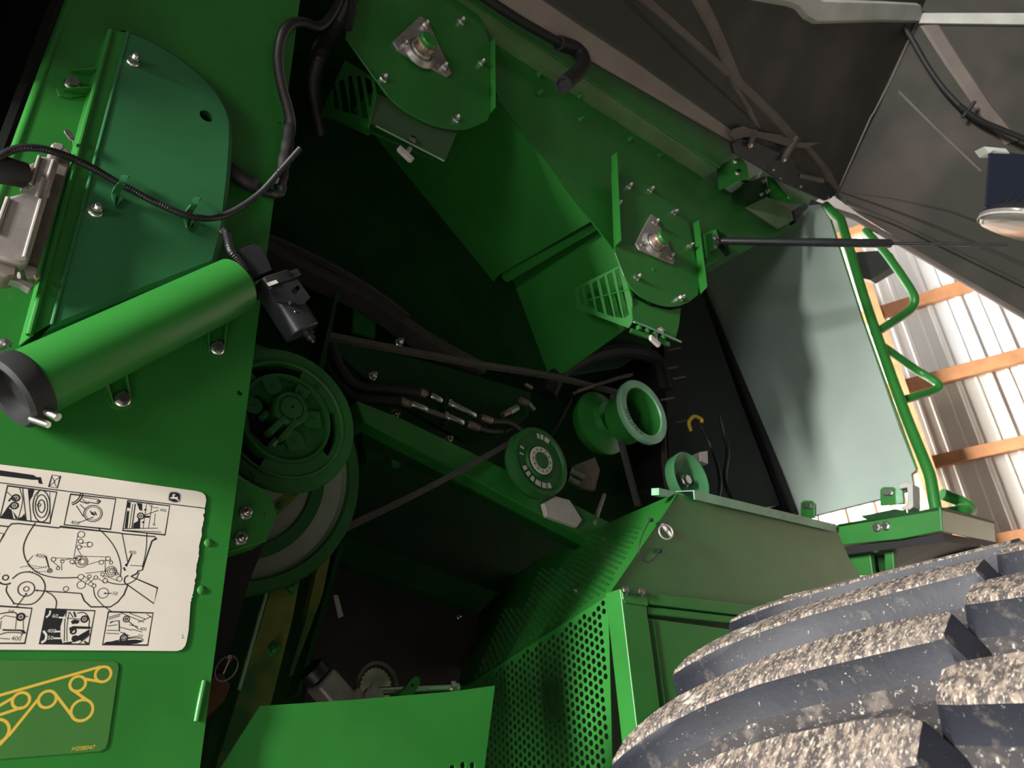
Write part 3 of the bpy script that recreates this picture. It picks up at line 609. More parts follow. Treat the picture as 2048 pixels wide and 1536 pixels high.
# inward sheet along the diagonal edge, with its stiffening fold
e0, e1 = PY(1000, 205, 1.10), PY(1232, 505, 1.10)
dn_ = (e1-e0).cross(AY).normalized(); build('diagonal_return', G().plate(LN([(880, 50), (1000, 205), (1092, 323), (1184, 442), (1000, 548), (880, 690), (790, 620), (700, 560), (600, 520), (500, 470), (540, 380)], e0, dn_), .004), green, body)
f0 = PY(1183, 438, 1.12); g = G(); g.prism([f0, f0+AY*.36+AX*-.05, f0+AY*.36+AX*-.05+AZ*-.02, f0+AZ*-.02], V((.02, 0, -.01))); build('stiffening_fold', g, green, body)
r0, r1 = PY(1233, 506, 1.112), PY(1268, 590, 1.112); rn_ = (r1-r0).cross(AY).normalized()
build('lower_return', G().plate(LN([(1184, 442), (1233, 506), (1268, 590), (1262, 650), (1130, 745), (1090, 757), (960, 715), (880, 690), (1000, 548)], r0, rn_), .004), green, body)
# small plates
build('mounting_patch', G().plate(LY([(708, 612), (752, 632), (750, 676), (706, 662)], 1.5), .01), green, body)
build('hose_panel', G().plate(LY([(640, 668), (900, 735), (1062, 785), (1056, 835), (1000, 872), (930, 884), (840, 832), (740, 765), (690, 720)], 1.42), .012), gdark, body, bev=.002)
for u, v in ((744, 753), (797, 686), (790, 828), (876, 948), (768, 905), (895, 880)): nutY(body, u, v, 1.40, .022)
build('small_tab', G().plate(LY([(785, 915), (802, 917), (800, 935), (784, 932)], 1.45), .01), green, body)
# inner ledge and dark rubber curtain
g = G(); g.prism(LY([(690, 1068), (1000, 1185), (960, 1222), (680, 1122)], 1.55), AY*.1); build('lower_ledge', g, gdark, body, bev=.004)
g = G(); g.plate(LY([(670, 1110), (960, 1215), (940, 1440), (600, 1440)], 1.60), .02); build('rubber_curtain', g, dark, body)
for q_ in ([(668, 1190), (676, 1190), (687, 1232), (678, 1236)],): build('loose_strap', G().plate(LY(q_, 1.58), .004), lightgrey, body)
None; nutY(body, 918, 1234, 1.58, .014)
g = G(); g.prism(LY([(672, 585), (678, 585), (648, 740), (636, 740)], 1.22), AY*.06); build('upright_edge', g, gdark, body)
# dark studded block right of the pulleys
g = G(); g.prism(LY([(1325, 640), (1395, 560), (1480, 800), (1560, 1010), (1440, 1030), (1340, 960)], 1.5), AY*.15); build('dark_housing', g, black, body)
for k, (u, v) in enumerate(((1335, 700), (1330, 738), (1345, 758), (1322, 800), (1350, 845))):
    build('stud', G().tube([PY(u, v, 1.49), PY(u+26, v-5, 1.46)], .004, 8), alud, body)

# ================================================================ frame beam
bm = build('frame_beam', G().prism(LY([(712, 800), (728, 842), (735, 848), (1200, 1092), (1230, 1050), (945, 905), (800, 835)], 1.30), AY*.08), green, bev=.003)
tag(bm, 'sloping green frame beam running from the large sheave to below the spoked-label pulley', 'beam')
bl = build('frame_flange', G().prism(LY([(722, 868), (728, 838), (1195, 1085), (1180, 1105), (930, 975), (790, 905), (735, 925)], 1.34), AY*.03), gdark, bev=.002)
tag(bl, 'darker green flange along the underside of the sloping frame beam', 'flange')
pl = build('beam_reflection_patch', G().prism(LY([(1088, 1006), (1112, 992), (1140, 1000), (1165, 1040), (1155, 1054), (1095, 1032)], 1.28), AY*.015), lightgrey, bev=.002)  # no real plate: a blurred reflection on the beam, built as a pale patch
tag(pl, 'pale patch standing for a reflection on the beam under the lettered pulley', 'plate')

# ================================================================ variable sheave in front
ys = 1.06; sc0 = PY(572, 836, ys); sheave = thing('variable_sheave', 'green cast sheave with curved slots and a centre cap, half hidden by the left panel', 'pulley', sc0)
R1 = .1235
def pol(r, a, y=0): return sc0+AX*r*math.cos(math.radians(a))+AZ*r*math.sin(math.radians(a))+AY*y
def slot(a0, a1, r0, r1, n=10): return [pol(r1, a0+(a1-a0)*k/n) for k in range(n+1)]+[pol(r0, a1-(a1-a0)*k/n) for k in range(n+1)]
g = G(); g.sheet([pol(R1, 6*k) for k in range(60)], [slot(-32, 22, .079, .092), slot(78, 135, .079, .098), slot(205, 250, .079, .104), [pol(.0785, 7.5*k) for k in range(48)]], .012)
build('rim_face', g, gcast, sheave)
g = G(); g.lathe([(0, R1), (.008, R1+.002), (.03, R1-.01), (.05, R1-.04)], sc0, AY, 72, False, False); g.lathe([(0, .098), (-.003, .1), (-.002, .104)], sc0, AY, 64, False, False); build('rim_edge', g, gcast, sheave, sm=True)
# hub disc, with an opening for the clamp
g = G(); hub_open = [pol(.060, 150, .004), pol(.030, 130, .004), pol(.020, 165, .004), pol(.016, 215, .004), pol(.018, 265, .004), pol(.032, 285, .004), pol(.045, 270, .004), pol(.062, 245, .004), pol(.066, 215, .004), pol(.064, 180, .004)]
g.sheet([pol(.0785, 7.5*k, .004) for k in range(48)], [hub_open], .012); build('hub_face', g, gcast, sheave)
build('hub_depth', G().lathe([(.03, .10), (.03, .002)], sc0, AY, 40, False, False), black, sheave)
g = G(); g.lathe([(.004, .0785), (-.004, .0775), (-.004, .073), (.003, .071)], sc0, AY, 64, False, False); build('hub_rim', g, gcast, sheave, sm=True)
hc = PY(580, 818, ys-.01)
g = G(); g.lathe([(.03, .030), (-.002, .030), (-.006, .027), (-.006, .0215), (-.003, .0205), (-.003, .0195), (-.008, .0185), (-.009, .002)], hc, AY, 40, False, False); build('centre_cap', g, gcast, sheave, sm=True)
for (a, b), (c, d_), w_ in (((566, 838), (535, 868), .008), ((590, 842), (560, 880), .008)):
    p, q = PY(a, b, ys-.008), PY(c, d_, ys-.008); x = (q-p).normalized(); g = G(); g.box((p+q)/2, x, AY, x.cross(AY), (q-p).length, .02, .011); build('clamp_jaw', g, gcast, sheave, bev=.002)
g = G()
for a, b in (((533, 826), (522, 838)), ((548, 858), (538, 868)), ((575, 862), (566, 872)), ((552, 880), (540, 894))): 
    p, q = PY(*a, ys-.004), PY(*b, ys-.004); g.lathe([(0, .006), (.014, .006)], p, (q-p), 6)
build('clamp_bolt', g, gcast, sheave)
for u, v, r in ((543, 770, .0155), (601, 786, .012), (623, 840, .015), (588, 883, .0155), (506, 812, .013)):
    c = PY(u, v, ys); rd = (c-sc0); rd.y = 0; rd.normalize(); t_ = rd.cross(AY)
    g = G(); g.prism([c+rd*r+t_*r, c-rd*r*.2+t_*r]+[c-rd*r*.2+(t_*math.cos(k*.52)-rd*math.sin(k*.52))*r for k in range(1, 6)]+[c-rd*r*.2-t_*r, c+rd*r-t_*r], OUT*.004); g.lathe([(.004, .0042), (.0055, .0042), (.0055, .0022), (.002, .002)], c, OUT, 14, False)
    build('hub_pad', g, gcast, sheave, bev=.0012)
g = G()
for k, ch in enumerate('R227355'):
    a = 263-k*3.6-14; p = pol(.1145, a, -.0005); rx = (pol(1, a-90)-sc0).normalized(); g.text(ch, p, -(pol(1, a+90)-sc0).normalized()*-1, (sc0-pol(1, a)).normalized()*-1 if False else (pol(1, a)-sc0).normalized(), .010, .0008)
for s_, p, a in (('HIGH', (560, 757), -14), ('12', (629, 770), -50), ('D', (644, 906), 55)):
    ex = AX*math.cos(math.radians(a))+AZ*math.sin(math.radians(a)); g.text(s_, PY(*p, ys-.001 if s_ != 'HIGH' else ys+.003), ex, ex.cross(OUT)*-1 if (ex.cross(OUT)*-1).z > 0 else ex.cross(OUT), .009, .0008)
build('cast_lettering', g, gcast, sheave)

# ================================================================ large sheave behind it
yl = 1.20; lc = PY(478, 918, yl); big = thing('large_sheave', 'large green sheave with a bare conical face behind the cast sheave', 'pulley', lc)
RL = .232
g = G(); g.lathe([(.035, RL-.004), (.0, RL), (-.006, RL-.003), (-.006, RL-.022), (.0, RL-.026)], lc, AY, 96, False, False); build('outer_rim', g, gcast, big, sm=True)
g = G(); g.lathe([(.0, RL-.026), (.012, RL-.03), (.05, .10), (.05, .02)], lc, AY, 96, False, False)
build('conical_face', g, mat('worn_sheave_face', (.30, .35, .26), .38, .2, var=.25, scale=6), big, sm=True)
g = G(); g.lathe([(.03, .17), (.02, .172), (.02, .150), (.03, .148)], lc, AY, 72, False, False); build('inner_ring', g, gcast, big, sm=True)
g = G(); g.prism(LY([(545, 1003), (600, 965), (605, 985), (555, 1030), (548, 1015)], yl-.03), AY*.01); wb = build('web_plate', g, olive, big); fast(big, MGB, PY(588, 986, yl-.031), OUT, .014); fast(big, MGB, PY(559, 1012, yl-.031), OUT, .014)

# mounting plate with two nuts
g = G(); yq = 1.0; g.sheet(LY([(455, 945), (520, 975), (546, 1003), (553, 1030), (533, 1078), (440, 1104)], yq), [circ(PY(525, 1029, yq), AX, AZ, .0042, 16)], .004)
mp = tag(build('mounting_plate', g, green), 'green gusset plate with two nuts just right of the cream decal', 'plate')
p, q = PY(535, 1076, yq), PY(442, 1105, yq); build('lower_flange', G().prism([p, q, q+AY*.05, p+AY*.05], V((0, 0, -.004))), green, mp, bev=.001)
nutY(mp, 490, 1026, yq, .019); nutY(mp, 480, 1077, yq, .019)

# upright rail with yellowish patches, strips and wire ring
yr = 1.28; g = G(); g.prism(LY([(548, 1160), (608, 1120), (585, 1240), (508, 1545), (428, 1545), (480, 1380)], yr), AY*.03)
ur = tag(build('upright_rail', g, olive, bev=.002), 'upright frame rail with yellowish patches and two bolts below the sheaves', 'rail')
for u, v in ((581, 1177), (547, 1299)): fast(ur, MGN, PY(u, v, yr), OUT, .024)
build('rail_lip', G().tube([PY(538, 1168, yr-.01), PY(478, 1380, yr-.01)], .003, 8), gpale, ur)
s1 = build('edge_strip', G().prism(LY([(640, 1112), (664, 1097), (645, 1190), (585, 1350), (578, 1350), (612, 1240)], 1.38), AY*.02), olive); tag(s1, 'thin yellowish strip standing right of the upright rail', 'strip')
s2 = build('channel_post', G().prism(LY([(680, 1085), (690, 1085), (650, 1230), (600, 1390), (592, 1390)], 1.42), AY*.04), gdark); tag(s2, 'dark slim channel post between the yellowish strip and the brown curtain', 'post')
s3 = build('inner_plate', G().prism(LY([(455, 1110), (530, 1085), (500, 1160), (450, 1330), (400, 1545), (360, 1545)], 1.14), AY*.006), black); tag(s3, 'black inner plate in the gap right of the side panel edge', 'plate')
rg = thing('wire_ring', 'thin wire ring tool hanging in the dark gap right of the side panel', 'ring', PY(453, 1337, 1.12))
c = PY(453, 1337, 1.125); build('ring', G().tube(circ(c, (AX*.8+AZ*.25).normalized(), AZ, .0165, 30), .0011, 6, closed=True), alud, rg, sm=True)
build('pin', G().tube([PY(461, 1316, 1.122), PY(447, 1348, 1.122)], .0013, 6), alud, rg); build('collar', G().tube([PY(463, 1312, 1.122), PY(459, 1320, 1.122)], .004, 8), brown, rg)
rc = build('rusty_cover', G().prism(LY([(428, 1350), (445, 1345), (462, 1370), (450, 1400), (420, 1430), (395, 1445), (402, 1400)], 1.13), AY*.006), brown, bev=.002); tag(rc, 'rusty brown patch of plate low in the gap right of the side panel', 'plate')

# ================================================================ actuator with nylon gear behind the lower panel
yg = 1.30
gm = thing('gear_drive', 'small gear drive with a white nylon gear peeking over the lower panel', 'gear drive', PY(755, 1380, yg))
gc = PY(752, 1374, yg); g = G(); g.prism([gc+(AX*math.cos(k*.0654)+AZ*math.sin(k*.0654))*(.034 if k % 4 < 2 else .0315) for k in range(96)], AY*.012); g.lathe([(0, .012), (.006, .012), (.006, .004)], gc, OUT, 20); build('nylon_gear', g, nylon, gm)
g = G(); g.tube([gc+(AX*math.cos(math.radians(a))+AZ*math.sin(math.radians(a)))*.042+OUT*.004 for a in range(-15, 200, 9)], .0035, 8); build('gear_guard', g, alud, gm, sm=True)
a0, a1 = PY(640, 1358, yg), PY(678, 1402, yg); dx = (a1-a0).normalized(); g = G(); g.box((a0+a1)/2+dx*.01, dx, AY, dx.cross(AY), .075, .05, .046); build('motor_box', g, alu, gm, bev=.006, sm=40)
g = G(); g.lathe([(0, .024), (.02, .024), (.024, .018)], a0+dx*-.005, -dx, 20); build('motor_end', g, plast, gm, sm=True)
s0, s1_ = PY(745, 1383, yg-.03), PY(905, 1375, yg-.03); dx = (s1_-s0).normalized()
build('output_shaft', G().lathe([(0, .0075), ((s1_-s0).length, .0075)], s0, dx, 20), zinc, gm, sm=True)
g = G(); hexring(G(), 1, 0, 1); g.lathe([(0, .0125), (.012, .0125)], s1_-dx*.008, dx, 6); g.lathe([(.012, .010), (.020, .0095), (.022, .006)], s1_-dx*.008, dx, 16); build('shaft_nut', g, zinc, gm)
g = G(); lv = LY([(790, 1402), (824, 1358), (832, 1352), (840, 1356), (840, 1368), (826, 1390), (815, 1400)], yg-.045); g.sheet(lv, [circ(PY(825, 1370, yg-.045), AX, AZ, .004, 12)], .008); build('lever', g, green, gm)
g = G(); g.lathe([(0, .02), (.012, .02), (.014, .014)], PY(742, 1398, yg-.03), OUT, 20); build('gear_boss', g, alu, gm, sm=True)
g = G(); g.plate(LY([(712, 1378), (722, 1376), (735, 1400), (712, 1402)], yg-.035), .004); build('mount_ear', g, alu, gm)

# ================================================================ lower green panel
A_, B_, C_ = PY(520, 1412, .97), PY(990, 1371, .945), PY(965, 1560, .945)
lp_n = (B_-A_).cross(C_-A_).normalized()
lp = LN([(520, 1412), (700, 1400), (905, 1383), (990, 1371), (964, 1575), (415, 1575)], B_, lp_n)
ex, ey, _ = basis(lp_n); hs = []
for u, v in ((926, 1531), (945, 1531), (905, 1537), (917, 1548), (936, 1548), (955, 1548)): hs.append(circ(PN(u, v, B_, lp_n), ex, ey, .0048, 8))
lpo = tag(build('lower_guard', G().sheet(lp, hs, .003), green), 'low bright green sheet panel at the bottom centre in front of the gear drive', 'panel')
# ================================================================ hydraulic couplers and hoses
def coupler(name_lab, segs, y):
    t = thing('hydraulic_coupler', name_lab, 'coupler', PY(*segs[0][0], y), 'couplers on the inner hose panel')
    for (a, b, r, m, nm) in segs:
        p, q = PY(*a, y), PY(*b, y); build(nm, G().lathe([(0, r*.85), (.002, r), ((q-p).length-.002, r), ((q-p).length, r*.85)], p, q-p, 16), m, t, sm=True)
coupler('upper of two steel quick couplers on dark hoses inside the machine', [((838, 783), (852, 789), .011, rust, 'hose_ferrule'), ((852, 789), (862, 793), .007, black, 'neck'), ((860, 791), (882, 802), .0095, zinc, 'sleeve'), ((882, 802), (898, 807), .006, black, 'seal'),
    ((894, 804), (902, 808), .0115, zinc, 'collar'), ((902, 808), (950, 832), .0088, zinc, 'body'), ((950, 832), (962, 836), .007, black, 'neck'), ((962, 834), (984, 842), .0095, rust, 'hose_ferrule')], 1.36)
coupler('lower of two steel quick couplers on dark hoses inside the machine', [((798, 801), (812, 806), .011, rust, 'hose_ferrule'), ((812, 806), (822, 810), .0105, rust, 'nut'), ((822, 808), (852, 820), .0095, zinc, 'sleeve'), ((852, 820), (890, 833), .007, alud, 'seal'),
    ((886, 830), (894, 834), .012, zinc, 'collar'), ((894, 834), (925, 846), .0095, zinc, 'body'), ((925, 846), (935, 850), .007, black, 'neck'), ((935, 848), (958, 856), .010, rust, 'hose_ferrule')], 1.36)
t = build('coupler_bracket', G().plate(LY([(888, 792), (896, 790), (896, 848), (888, 850)], 1.37), .02), gdark); tag(t, 'dark green bracket strap crossing both quick couplers', 'bracket')
for pts, lab in (([(655, 668, 1.38), (680, 735, 1.38), (715, 772, 1.38), (775, 778, 1.37), (838, 784, 1.36)], 'thick black hose curving into the upper quick coupler'), ([(640, 690, 1.40), (665, 750, 1.40), (705, 795, 1.38), (750, 800, 1.37), (800, 803, 1.36)], 'thick black hose curving into the lower quick coupler'),
                 ([(985, 842, 1.36), (1020, 845, 1.4), (1060, 870, 1.45), (1100, 870, 1.5), (1140, 800, 1.6)], 'black hose leaving the upper coupler to the right'), ([(958, 856, 1.36), (985, 862, 1.40), (1020, 855, 1.46), (1050, 820, 1.55)], 'black hose leaving the lower coupler to the right')):
    tag(build('hydraulic_hose', G().tube(smooth(L3(pts), 8), .0125 if 'quick' in lab else .008, 12), rubber, sm=True), lab, 'hose', 'black hydraulic hoses')
f = thing('pipe_fittings', 'cluster of small pale pipe fittings between the couplers and the pulleys', 'fitting', PY(1040, 820, 1.4))
for a, b, r, m in (((1005, 830), (1020, 822), .009, rust), ((1018, 824), (1034, 815), .010, zinc), ((1040, 800), (1056, 806), .010, alud), ((1056, 806), (1068, 820), .008, zinc), ((1050, 768), (1064, 776), .006, rust)):
    build('fitting', G().lathe([(0, r), ((PY(*b, 1.4)-PY(*a, 1.4)).length, r)], PY(*a, 1.4), PY(*b, 1.4)-PY(*a, 1.4), 6), m, f)

# ================================================================ belts
def belt(lab, pts, wd_, th=.006, edge=None):
    P_ = smooth(L3(pts), 8); g = G(); 
    for a, b in zip(P_, P_[1:]):
        d = (b-a).normalized(); sv = AY*wd_/2; nn = d.cross(AY).normalized()*th/2
        g.add([a-sv-nn, a+sv-nn, a+sv+nn, a-sv+nn, b-sv-nn, b+sv-nn, b+sv+nn, b-sv+nn], [(0, 4, 5, 1), (1, 5, 6, 2), (2, 6, 7, 3), (3, 7, 4, 0)])
    return tag(build('drive_belt', g, beltm), lab, 'belt')
belt('long slack drive belt from the cast sheave to the twin pulley', [(655, 672, 1.24), (800, 700, 1.25), (950, 728, 1.27), (1100, 752, 1.29), (1235, 785, 1.32)], .016, .012)
belt('drive belt rising from the large sheave to the lettered pulley', [(640, 1085, 1.22), (700, 1052, 1.23), (800, 1004, 1.24), (905, 950, 1.26), (1030, 880, 1.28)], .016, .013)
belt('old belt with a pale edge looping behind the black actuator', [(520, 468, 1.42), (545, 478, 1.42), (620, 512, 1.42), (690, 548, 1.42), (760, 592, 1.42), (815, 634, 1.42)], .02, .007)
belt('flat black belt below the pale-edged belt', [(520, 500, 1.46), (640, 560, 1.46), (740, 610, 1.46), (850, 685, 1.46), (960, 745, 1.46)], .06, .03)
belt('vertical drive belt dropping from the pale ring pulley', [(1226, 790, 1.29), (1234, 850, 1.29), (1254, 930, 1.28), (1276, 1012, 1.26)], .016, .010)
belt('short rear run of belt at the right of the pale ring pulley', [(1325, 830, 1.31), (1327, 870, 1.31), (1330, 940, 1.31), (1338, 985, 1.31)], .016, .010)
belt('belt run passing over the top of the pale ring pulley', [(1150, 785, 1.33), (1200, 768, 1.28), (1240, 755, 1.29), (1262, 750, 1.29)], .016, .008)
hs_ = build('belt_cover_arch', G().tube(smooth(L3([(1095, 790, 1.52), (1120, 745, 1.5), (1180, 710, 1.5), (1250, 700, 1.5), (1310, 720, 1.5), (1330, 780, 1.5)]), 6), .03, 10), black, sm=True); tag(hs_, 'black arched guard above the twin pulleys', 'guard')

# ================================================================ pulleys on the right
def at(u, v, y): return PY(u, v, y)
p2 = thing('lettered_pulley', 'green grooved pulley with pale lettering patches and a sealed bearing', 'pulley', at(1083, 921, 1.24))
c = at(1083, 921, 1.24); R2 = .088
g = G(); g.lathe([(.045, R2*.93), (.035, R2), (.030, R2), (.022, R2*.86), (.016, R2*.86), (.006, R2), (.002, R2), (0, R2-.003), (0, .078), (.006, .073), (.006, .047), (-.001, .044), (-.001, .041), (.004, .039)], c, AY, 72, False, False); build('pulley_body', g, gcast, p2, sm=40)
g = G(); g.lathe([(.0, .037), (-.002, .035), (-.002, .022), (.002, .021)], c, AY, 40, False, False); build('bearing_seal', g, lightgrey, p2, sm=True)
g = G(); g.lathe([(0, .0215), (-.004, .020), (-.004, .014)], c, AY, 24); build('bearing_bore', g, gcast, p2, sm=True)
for k in range(12): build('rivet_hole', G().lathe([(0, .0024), (.0006, .002)], c+OUT*.002+(AX*math.cos(k*.5236)+AZ*math.sin(k*.5236))*.0285, OUT, 8), gdark, p2)
g = G()
def patch(a0, a1, r0, r1):
    n = 5; P_ = [c+OUT*.001+(AX*math.cos(math.radians(a0+(a1-a0)*k/n))+AZ*math.sin(math.radians(a0+(a1-a0)*k/n)))*r1 for k in range(n+1)]+[c+OUT*.001+(AX*math.cos(math.radians(a1-(a1-a0)*k/n))+AZ*math.sin(math.radians(a1-(a1-a0)*k/n)))*r0 for k in range(n+1)]
    g.plate(P_, .0006)
for a in ((62, 76), (80, 88), (92, 98), (205, 214), (219, 228), (233, 242), (247, 262), (266, 278), (282, 292), (160, 164), (176, 179)): patch(a[0], a[1], .058, .071)
build('pale_lettering', g, lightgrey, p2)
g = G(); g.lathe([(0, .018), (.10, .018)], c+AY*.04, AY, 16); build('axle', g, gdark, p2)
st_ = thing('tensioner_studs', 'steel stud and lever behind the right of the lettered pulley', 'tensioner', at(1160, 950, 1.33))
build('stud', G().tube([at(1138, 940, 1.33), at(1165, 955, 1.33)], .010, 10), zinc, st_); build('stud', G().tube([at(1135, 955, 1.33), at(1155, 968, 1.33)], .009, 10), zinc, st_)
build('bracket_plate', G().plate(at_ if False else LY([(1150, 930), (1190, 915), (1200, 940), (1190, 980), (1160, 975)], 1.36), .01), alud, st_)
build('rod', G().tube([at(1208, 990, 1.36), at(1188, 1048, 1.3)], .006, 8), alu, st_)
# twin pulley: rear green disc and front pale ring
p3 = thing('twin_pulley', 'twin pulley with a pale ringed open front drum and a green rear disc', 'pulley', at(1288, 822, 1.20))
c = at(1289, 822, 1.20)
g = G(); g.lathe([(.024, .086), (.018, .097), (.004, .098), (0, .096), (-.001, .090), (0, .075), (.004, .073)], c, AY, 72, False, False); build('front_ring', g, gpale, p3, sm=40)
g = G(); g.lathe([(.004, .0735), (.09, .07), (.09, .002)], c, AY, 64, False, False); build('drum_inside', g, green, p3, sm=40)
c2 = at(1205, 845, 1.42); g = G(); g.lathe([(.04, .092), (.01, .105), (0, .105), (-.004, .10), (-.02, .06), (-.04, .055), (-.04, .002)], c2, AY, 64, False, False); build('rear_disc', g, green, p3, sm=40)
g = G(); g.lathe([(0, .03), ((c2-c).length, .03)], c+(c2-c)*.3, c2-c, 16); build('shaft', g, gdark, p3)
g = G()
for k in range(5):
    a = 196+k*13; p = c+OUT*.0016+(AX*math.cos(math.radians(a))+AZ*math.sin(math.radians(a)))*.083; r_ = (p-c).normalized(); t_ = AY.cross(r_).normalized()
    for q in (-1, 1): g.plate([p+t_*.004*q+r_*.003-t_*.0015, p+t_*.004*q+r_*.003+t_*.0015, p+t_*.004*q-r_*.003+t_*.0015, p+t_*.004*q-r_*.003-t_*.0015], .0008)
build('ring_marks', g, black, p3)
p4 = thing('dished_pulley', 'dished green idler pulley with a steel bolt above the perforated guard', 'pulley', at(1382, 955, 1.16))
c = at(1382, 957, 1.16); g = G(); g.lathe([(.03, .074), (0, .078), (-.003, .075), (0, .070), (.022, .05), (.03, .03), (.026, .018), (.026, .002)], c, AY, 64, False, False); build('dish', g, mat('green_paint_paler', (.06, .21, .085), .4, var=.2, scale=9), p4, sm=40)  # dish in a paler green than the plain paint
fast(p4, MB, c+AY*.024, OUT, .036); build('pale_block', G().plate(LY([(1400, 904), (1415, 902), (1416, 928), (1402, 922)], 1.25), .03), lightgrey, p4)
yh = build('yellow_hook', G().tube(smooth(L3([(1382, 862, 1.3), (1378, 845, 1.3), (1388, 833, 1.3), (1402, 838, 1.3), (1404, 845, 1.3)]), 5), .006, 8), yhook, sm=True); tag(yh, 'small yellow plastic hook in the dark right of the pale ring pulley', 'hook')
for lab, pts, r in (('thin black cable hanging down the dark recess right of the pulleys', [(1400, 850, 1.35), (1425, 900, 1.35), (1440, 960, 1.32), (1435, 1010, 1.3)], .006), ('second thin black cable beside the dished pulley', [(1440, 830, 1.4), (1455, 900, 1.4), (1450, 960, 1.36), (1470, 1010, 1.33)], .008)):
    tag(build('cable', G().tube(smooth(L3(pts), 6), r, 8), plast, sm=True), lab, 'cable')

# ================================================================ upper side wall, beam
YW = 1.10
sw = tag(build('tank_side_wall', G().plate(LY([(930, -40), (1060, -40), (1640, 395), (1600, 432), (1560, 468), (1508, 492), (1403, 552), (1300, 610), (1232, 505), (1000, 205), (962, 90)], YW), .004), green), 'large green side wall sheet behind both bearing plates', 'panel')
g = G(); l0, l1 = PY(930, 48, YW-.002), PY(1408, 356, YW-.002); u0, u1 = PY(930, -10, YW-.06), PY(1438, 335, YW-.06)
ub = thing('upper_beam', 'long green folded beam under the hinge of the raised shield', 'beam', (l0+l1)/2)
l0 = PY(860, 3, YW-.002); u0 = PY(860, -56, YW-.06)
build('sloped_flange', G().prism([l0, l1, u1, u0], AY*.004), mat('green_paint_tan', (.065, .15, .045), .4, var=.25, scale=7), ub)  # tan-green base puts the lit look of the flange into its colour
h0, h1_ = PY(930, -105, YW-.075), PY(1475, 297, YW-.075)
build('upper_web', G().prism([u0+AX*0, u1, h1_, h0], AY*.004), green, ub)
build('beam_lip', G().tube([u0, u1], .005, 8), green, ub)
for u, v in ((1078, 187), (1158, 195), (1258, 280), (1317, 312), (1160, 240), (1077, 150), (1372, 252)): 
    p = PY(u, v, YW-.003); a = (AX*.6+OUT*.8-AZ*.1).normalized(); b = fast(ub, MGN, p, OUT, .018)
# rubber pipe end with hose along the beam
ho = thing('rubber_drain_hose', 'black rubber hose ending in an elbow across the upper beam', 'hose', PY(1150, 130, .98))
build('hose', G().tube(smooth(L3([(900, -60, 1.0), (960, -12, .99), (1030, 35, .985), (1090, 70, .98), (1135, 95, .98)]), 6), .0135, 12), rubber, ho, sm=True)
build('elbow', G().tube(smooth(L3([(1118, 86, .98), (1150, 98, .98), (1166, 118, .975), (1160, 140, .965), (1128, 168, .95)]), 6), [.017]*6+[.021]*19, 14)if False else G().tube(smooth(L3([(1118, 86, .98), (1150, 98, .98), (1166, 118, .975), (1160, 140, .965), (1128, 168, .95)]), 6), .0225, 14), rubber, ho, sm=True)
build('end_rim', G().lathe([(0, .024), (.005, .024), (.005, .017), (-.01, .016)], PY(1127, 169, .95), PY(1120, 175, .945)-PY(1140, 158, .955), 20), plast, ho, sm=True)

# ================================================================ bearing plates
def bearing(parent, bolts, shaft, y, s):
    """three-bolt flange: bolts are the three fixing points, s the flange size"""
    B_ = [PY(u, v, y-.010) for u, v in bolts]; B_ = [V((p.x, y, p.z)) for p in B_]; c = sum(B_, V())/3; P_ = []
    for i in range(3):
        d = (B_[i]-c); t = AY.cross(d.normalized()); P_ += [B_[i]+d*.36-t*s*.13, B_[i]+d*.36+t*s*.13]
    cs = PY(*shaft, y-.058); c = V((cs.x, y, cs.z)); h = parent
    P_.sort(key=lambda p: math.atan2(p.z-c.z, p.x-c.x)); n_ = G().prism([p+OUT*.008 for p in P_], AY*.008)
    build('bearing_flange', n_, cast, h, bev=.002)
    build('bearing_cup', G().lathe([(.007, s*.47), (.011, s*.46), (.017, s*.40), (.021, s*.385), (.021, s*.34), (.016, s*.33), (.016, s*.30), (.024, s*.29), (.026, s*.27)], c, OUT, 48, False, True), cast, h, sm=40)
    build('shaft_collar', G().lathe([(.02, s*.265), (.045, s*.265), (.047, s*.25), (.047, s*.2)], c, OUT, 36), rust, h, sm=40)
    build('shaft_end', G().lathe([(.044, s*.235), (.056, s*.235), (.059, s*.215), (.059, s*.01)], c, OUT, 32, False, False), green, h, sm=40)
    for p in B_: fast(h, MN, p+OUT*.008, OUT, .0205)
def latch(parent, u, v, y, sl=-.45, w_=.032):
    c = PY(u, v, y); ex = (AX+AZ*sl).normalized(); ez = ex.cross(OUT); ez = ez if ez.z > 0 else -ez
    hw = w_/2; P_ = [c-ex*hw+ez*.008, c+ex*hw+ez*.008, c+ex*hw-ez*.006, c+ex*(hw-.005)-ez*.010, c-ex*(hw-.005)-ez*.010, c-ex*hw-ez*.006]
    build('latch_knob', G().prism(P_, AY*.009), lightgrey, parent, bev=.002); build('latch_stem', G().lathe([(0, .0055), (.022, .0055)], c+ez*.006+AY*.004, ez, 12), zinc, parent)
YG = 1.06
b1 = thing('upper_bearing_plate', 'upper round-bottomed green bearing plate with a large bare steel flange bearing', 'bearing plate', PY(850, 120, YG))
o1 = LY([(694, -60), (691, 65), (694, 78)]+cr([(745, 150), (770, 185), (800, 214), (838, 238), (880, 254), (925, 259), (950, 252), (976, 240)])+[(980, 225), (980, 85), (966, 45), (905, -60)], YG)
build('plate', G().plate(o1, .004), green, b1, bev=.0008)
p, q = PY(980, 84, YG), PY(980, 226, YG); g = G(); g.prism([p, q, q+AZ*.004+OUT*.022, p+OUT*.022], AX*.003); build('right_flange', g, green, b1, bev=.001)
g = G(); g.tube([PY(692, 62, YG), PY(692, 76, YG-.006), PY(745, 151, YG-.004), PY(775, 190, YG-.002)], .003, 8); build('left_lip', g, gpale if False else green, b1, sm=True)
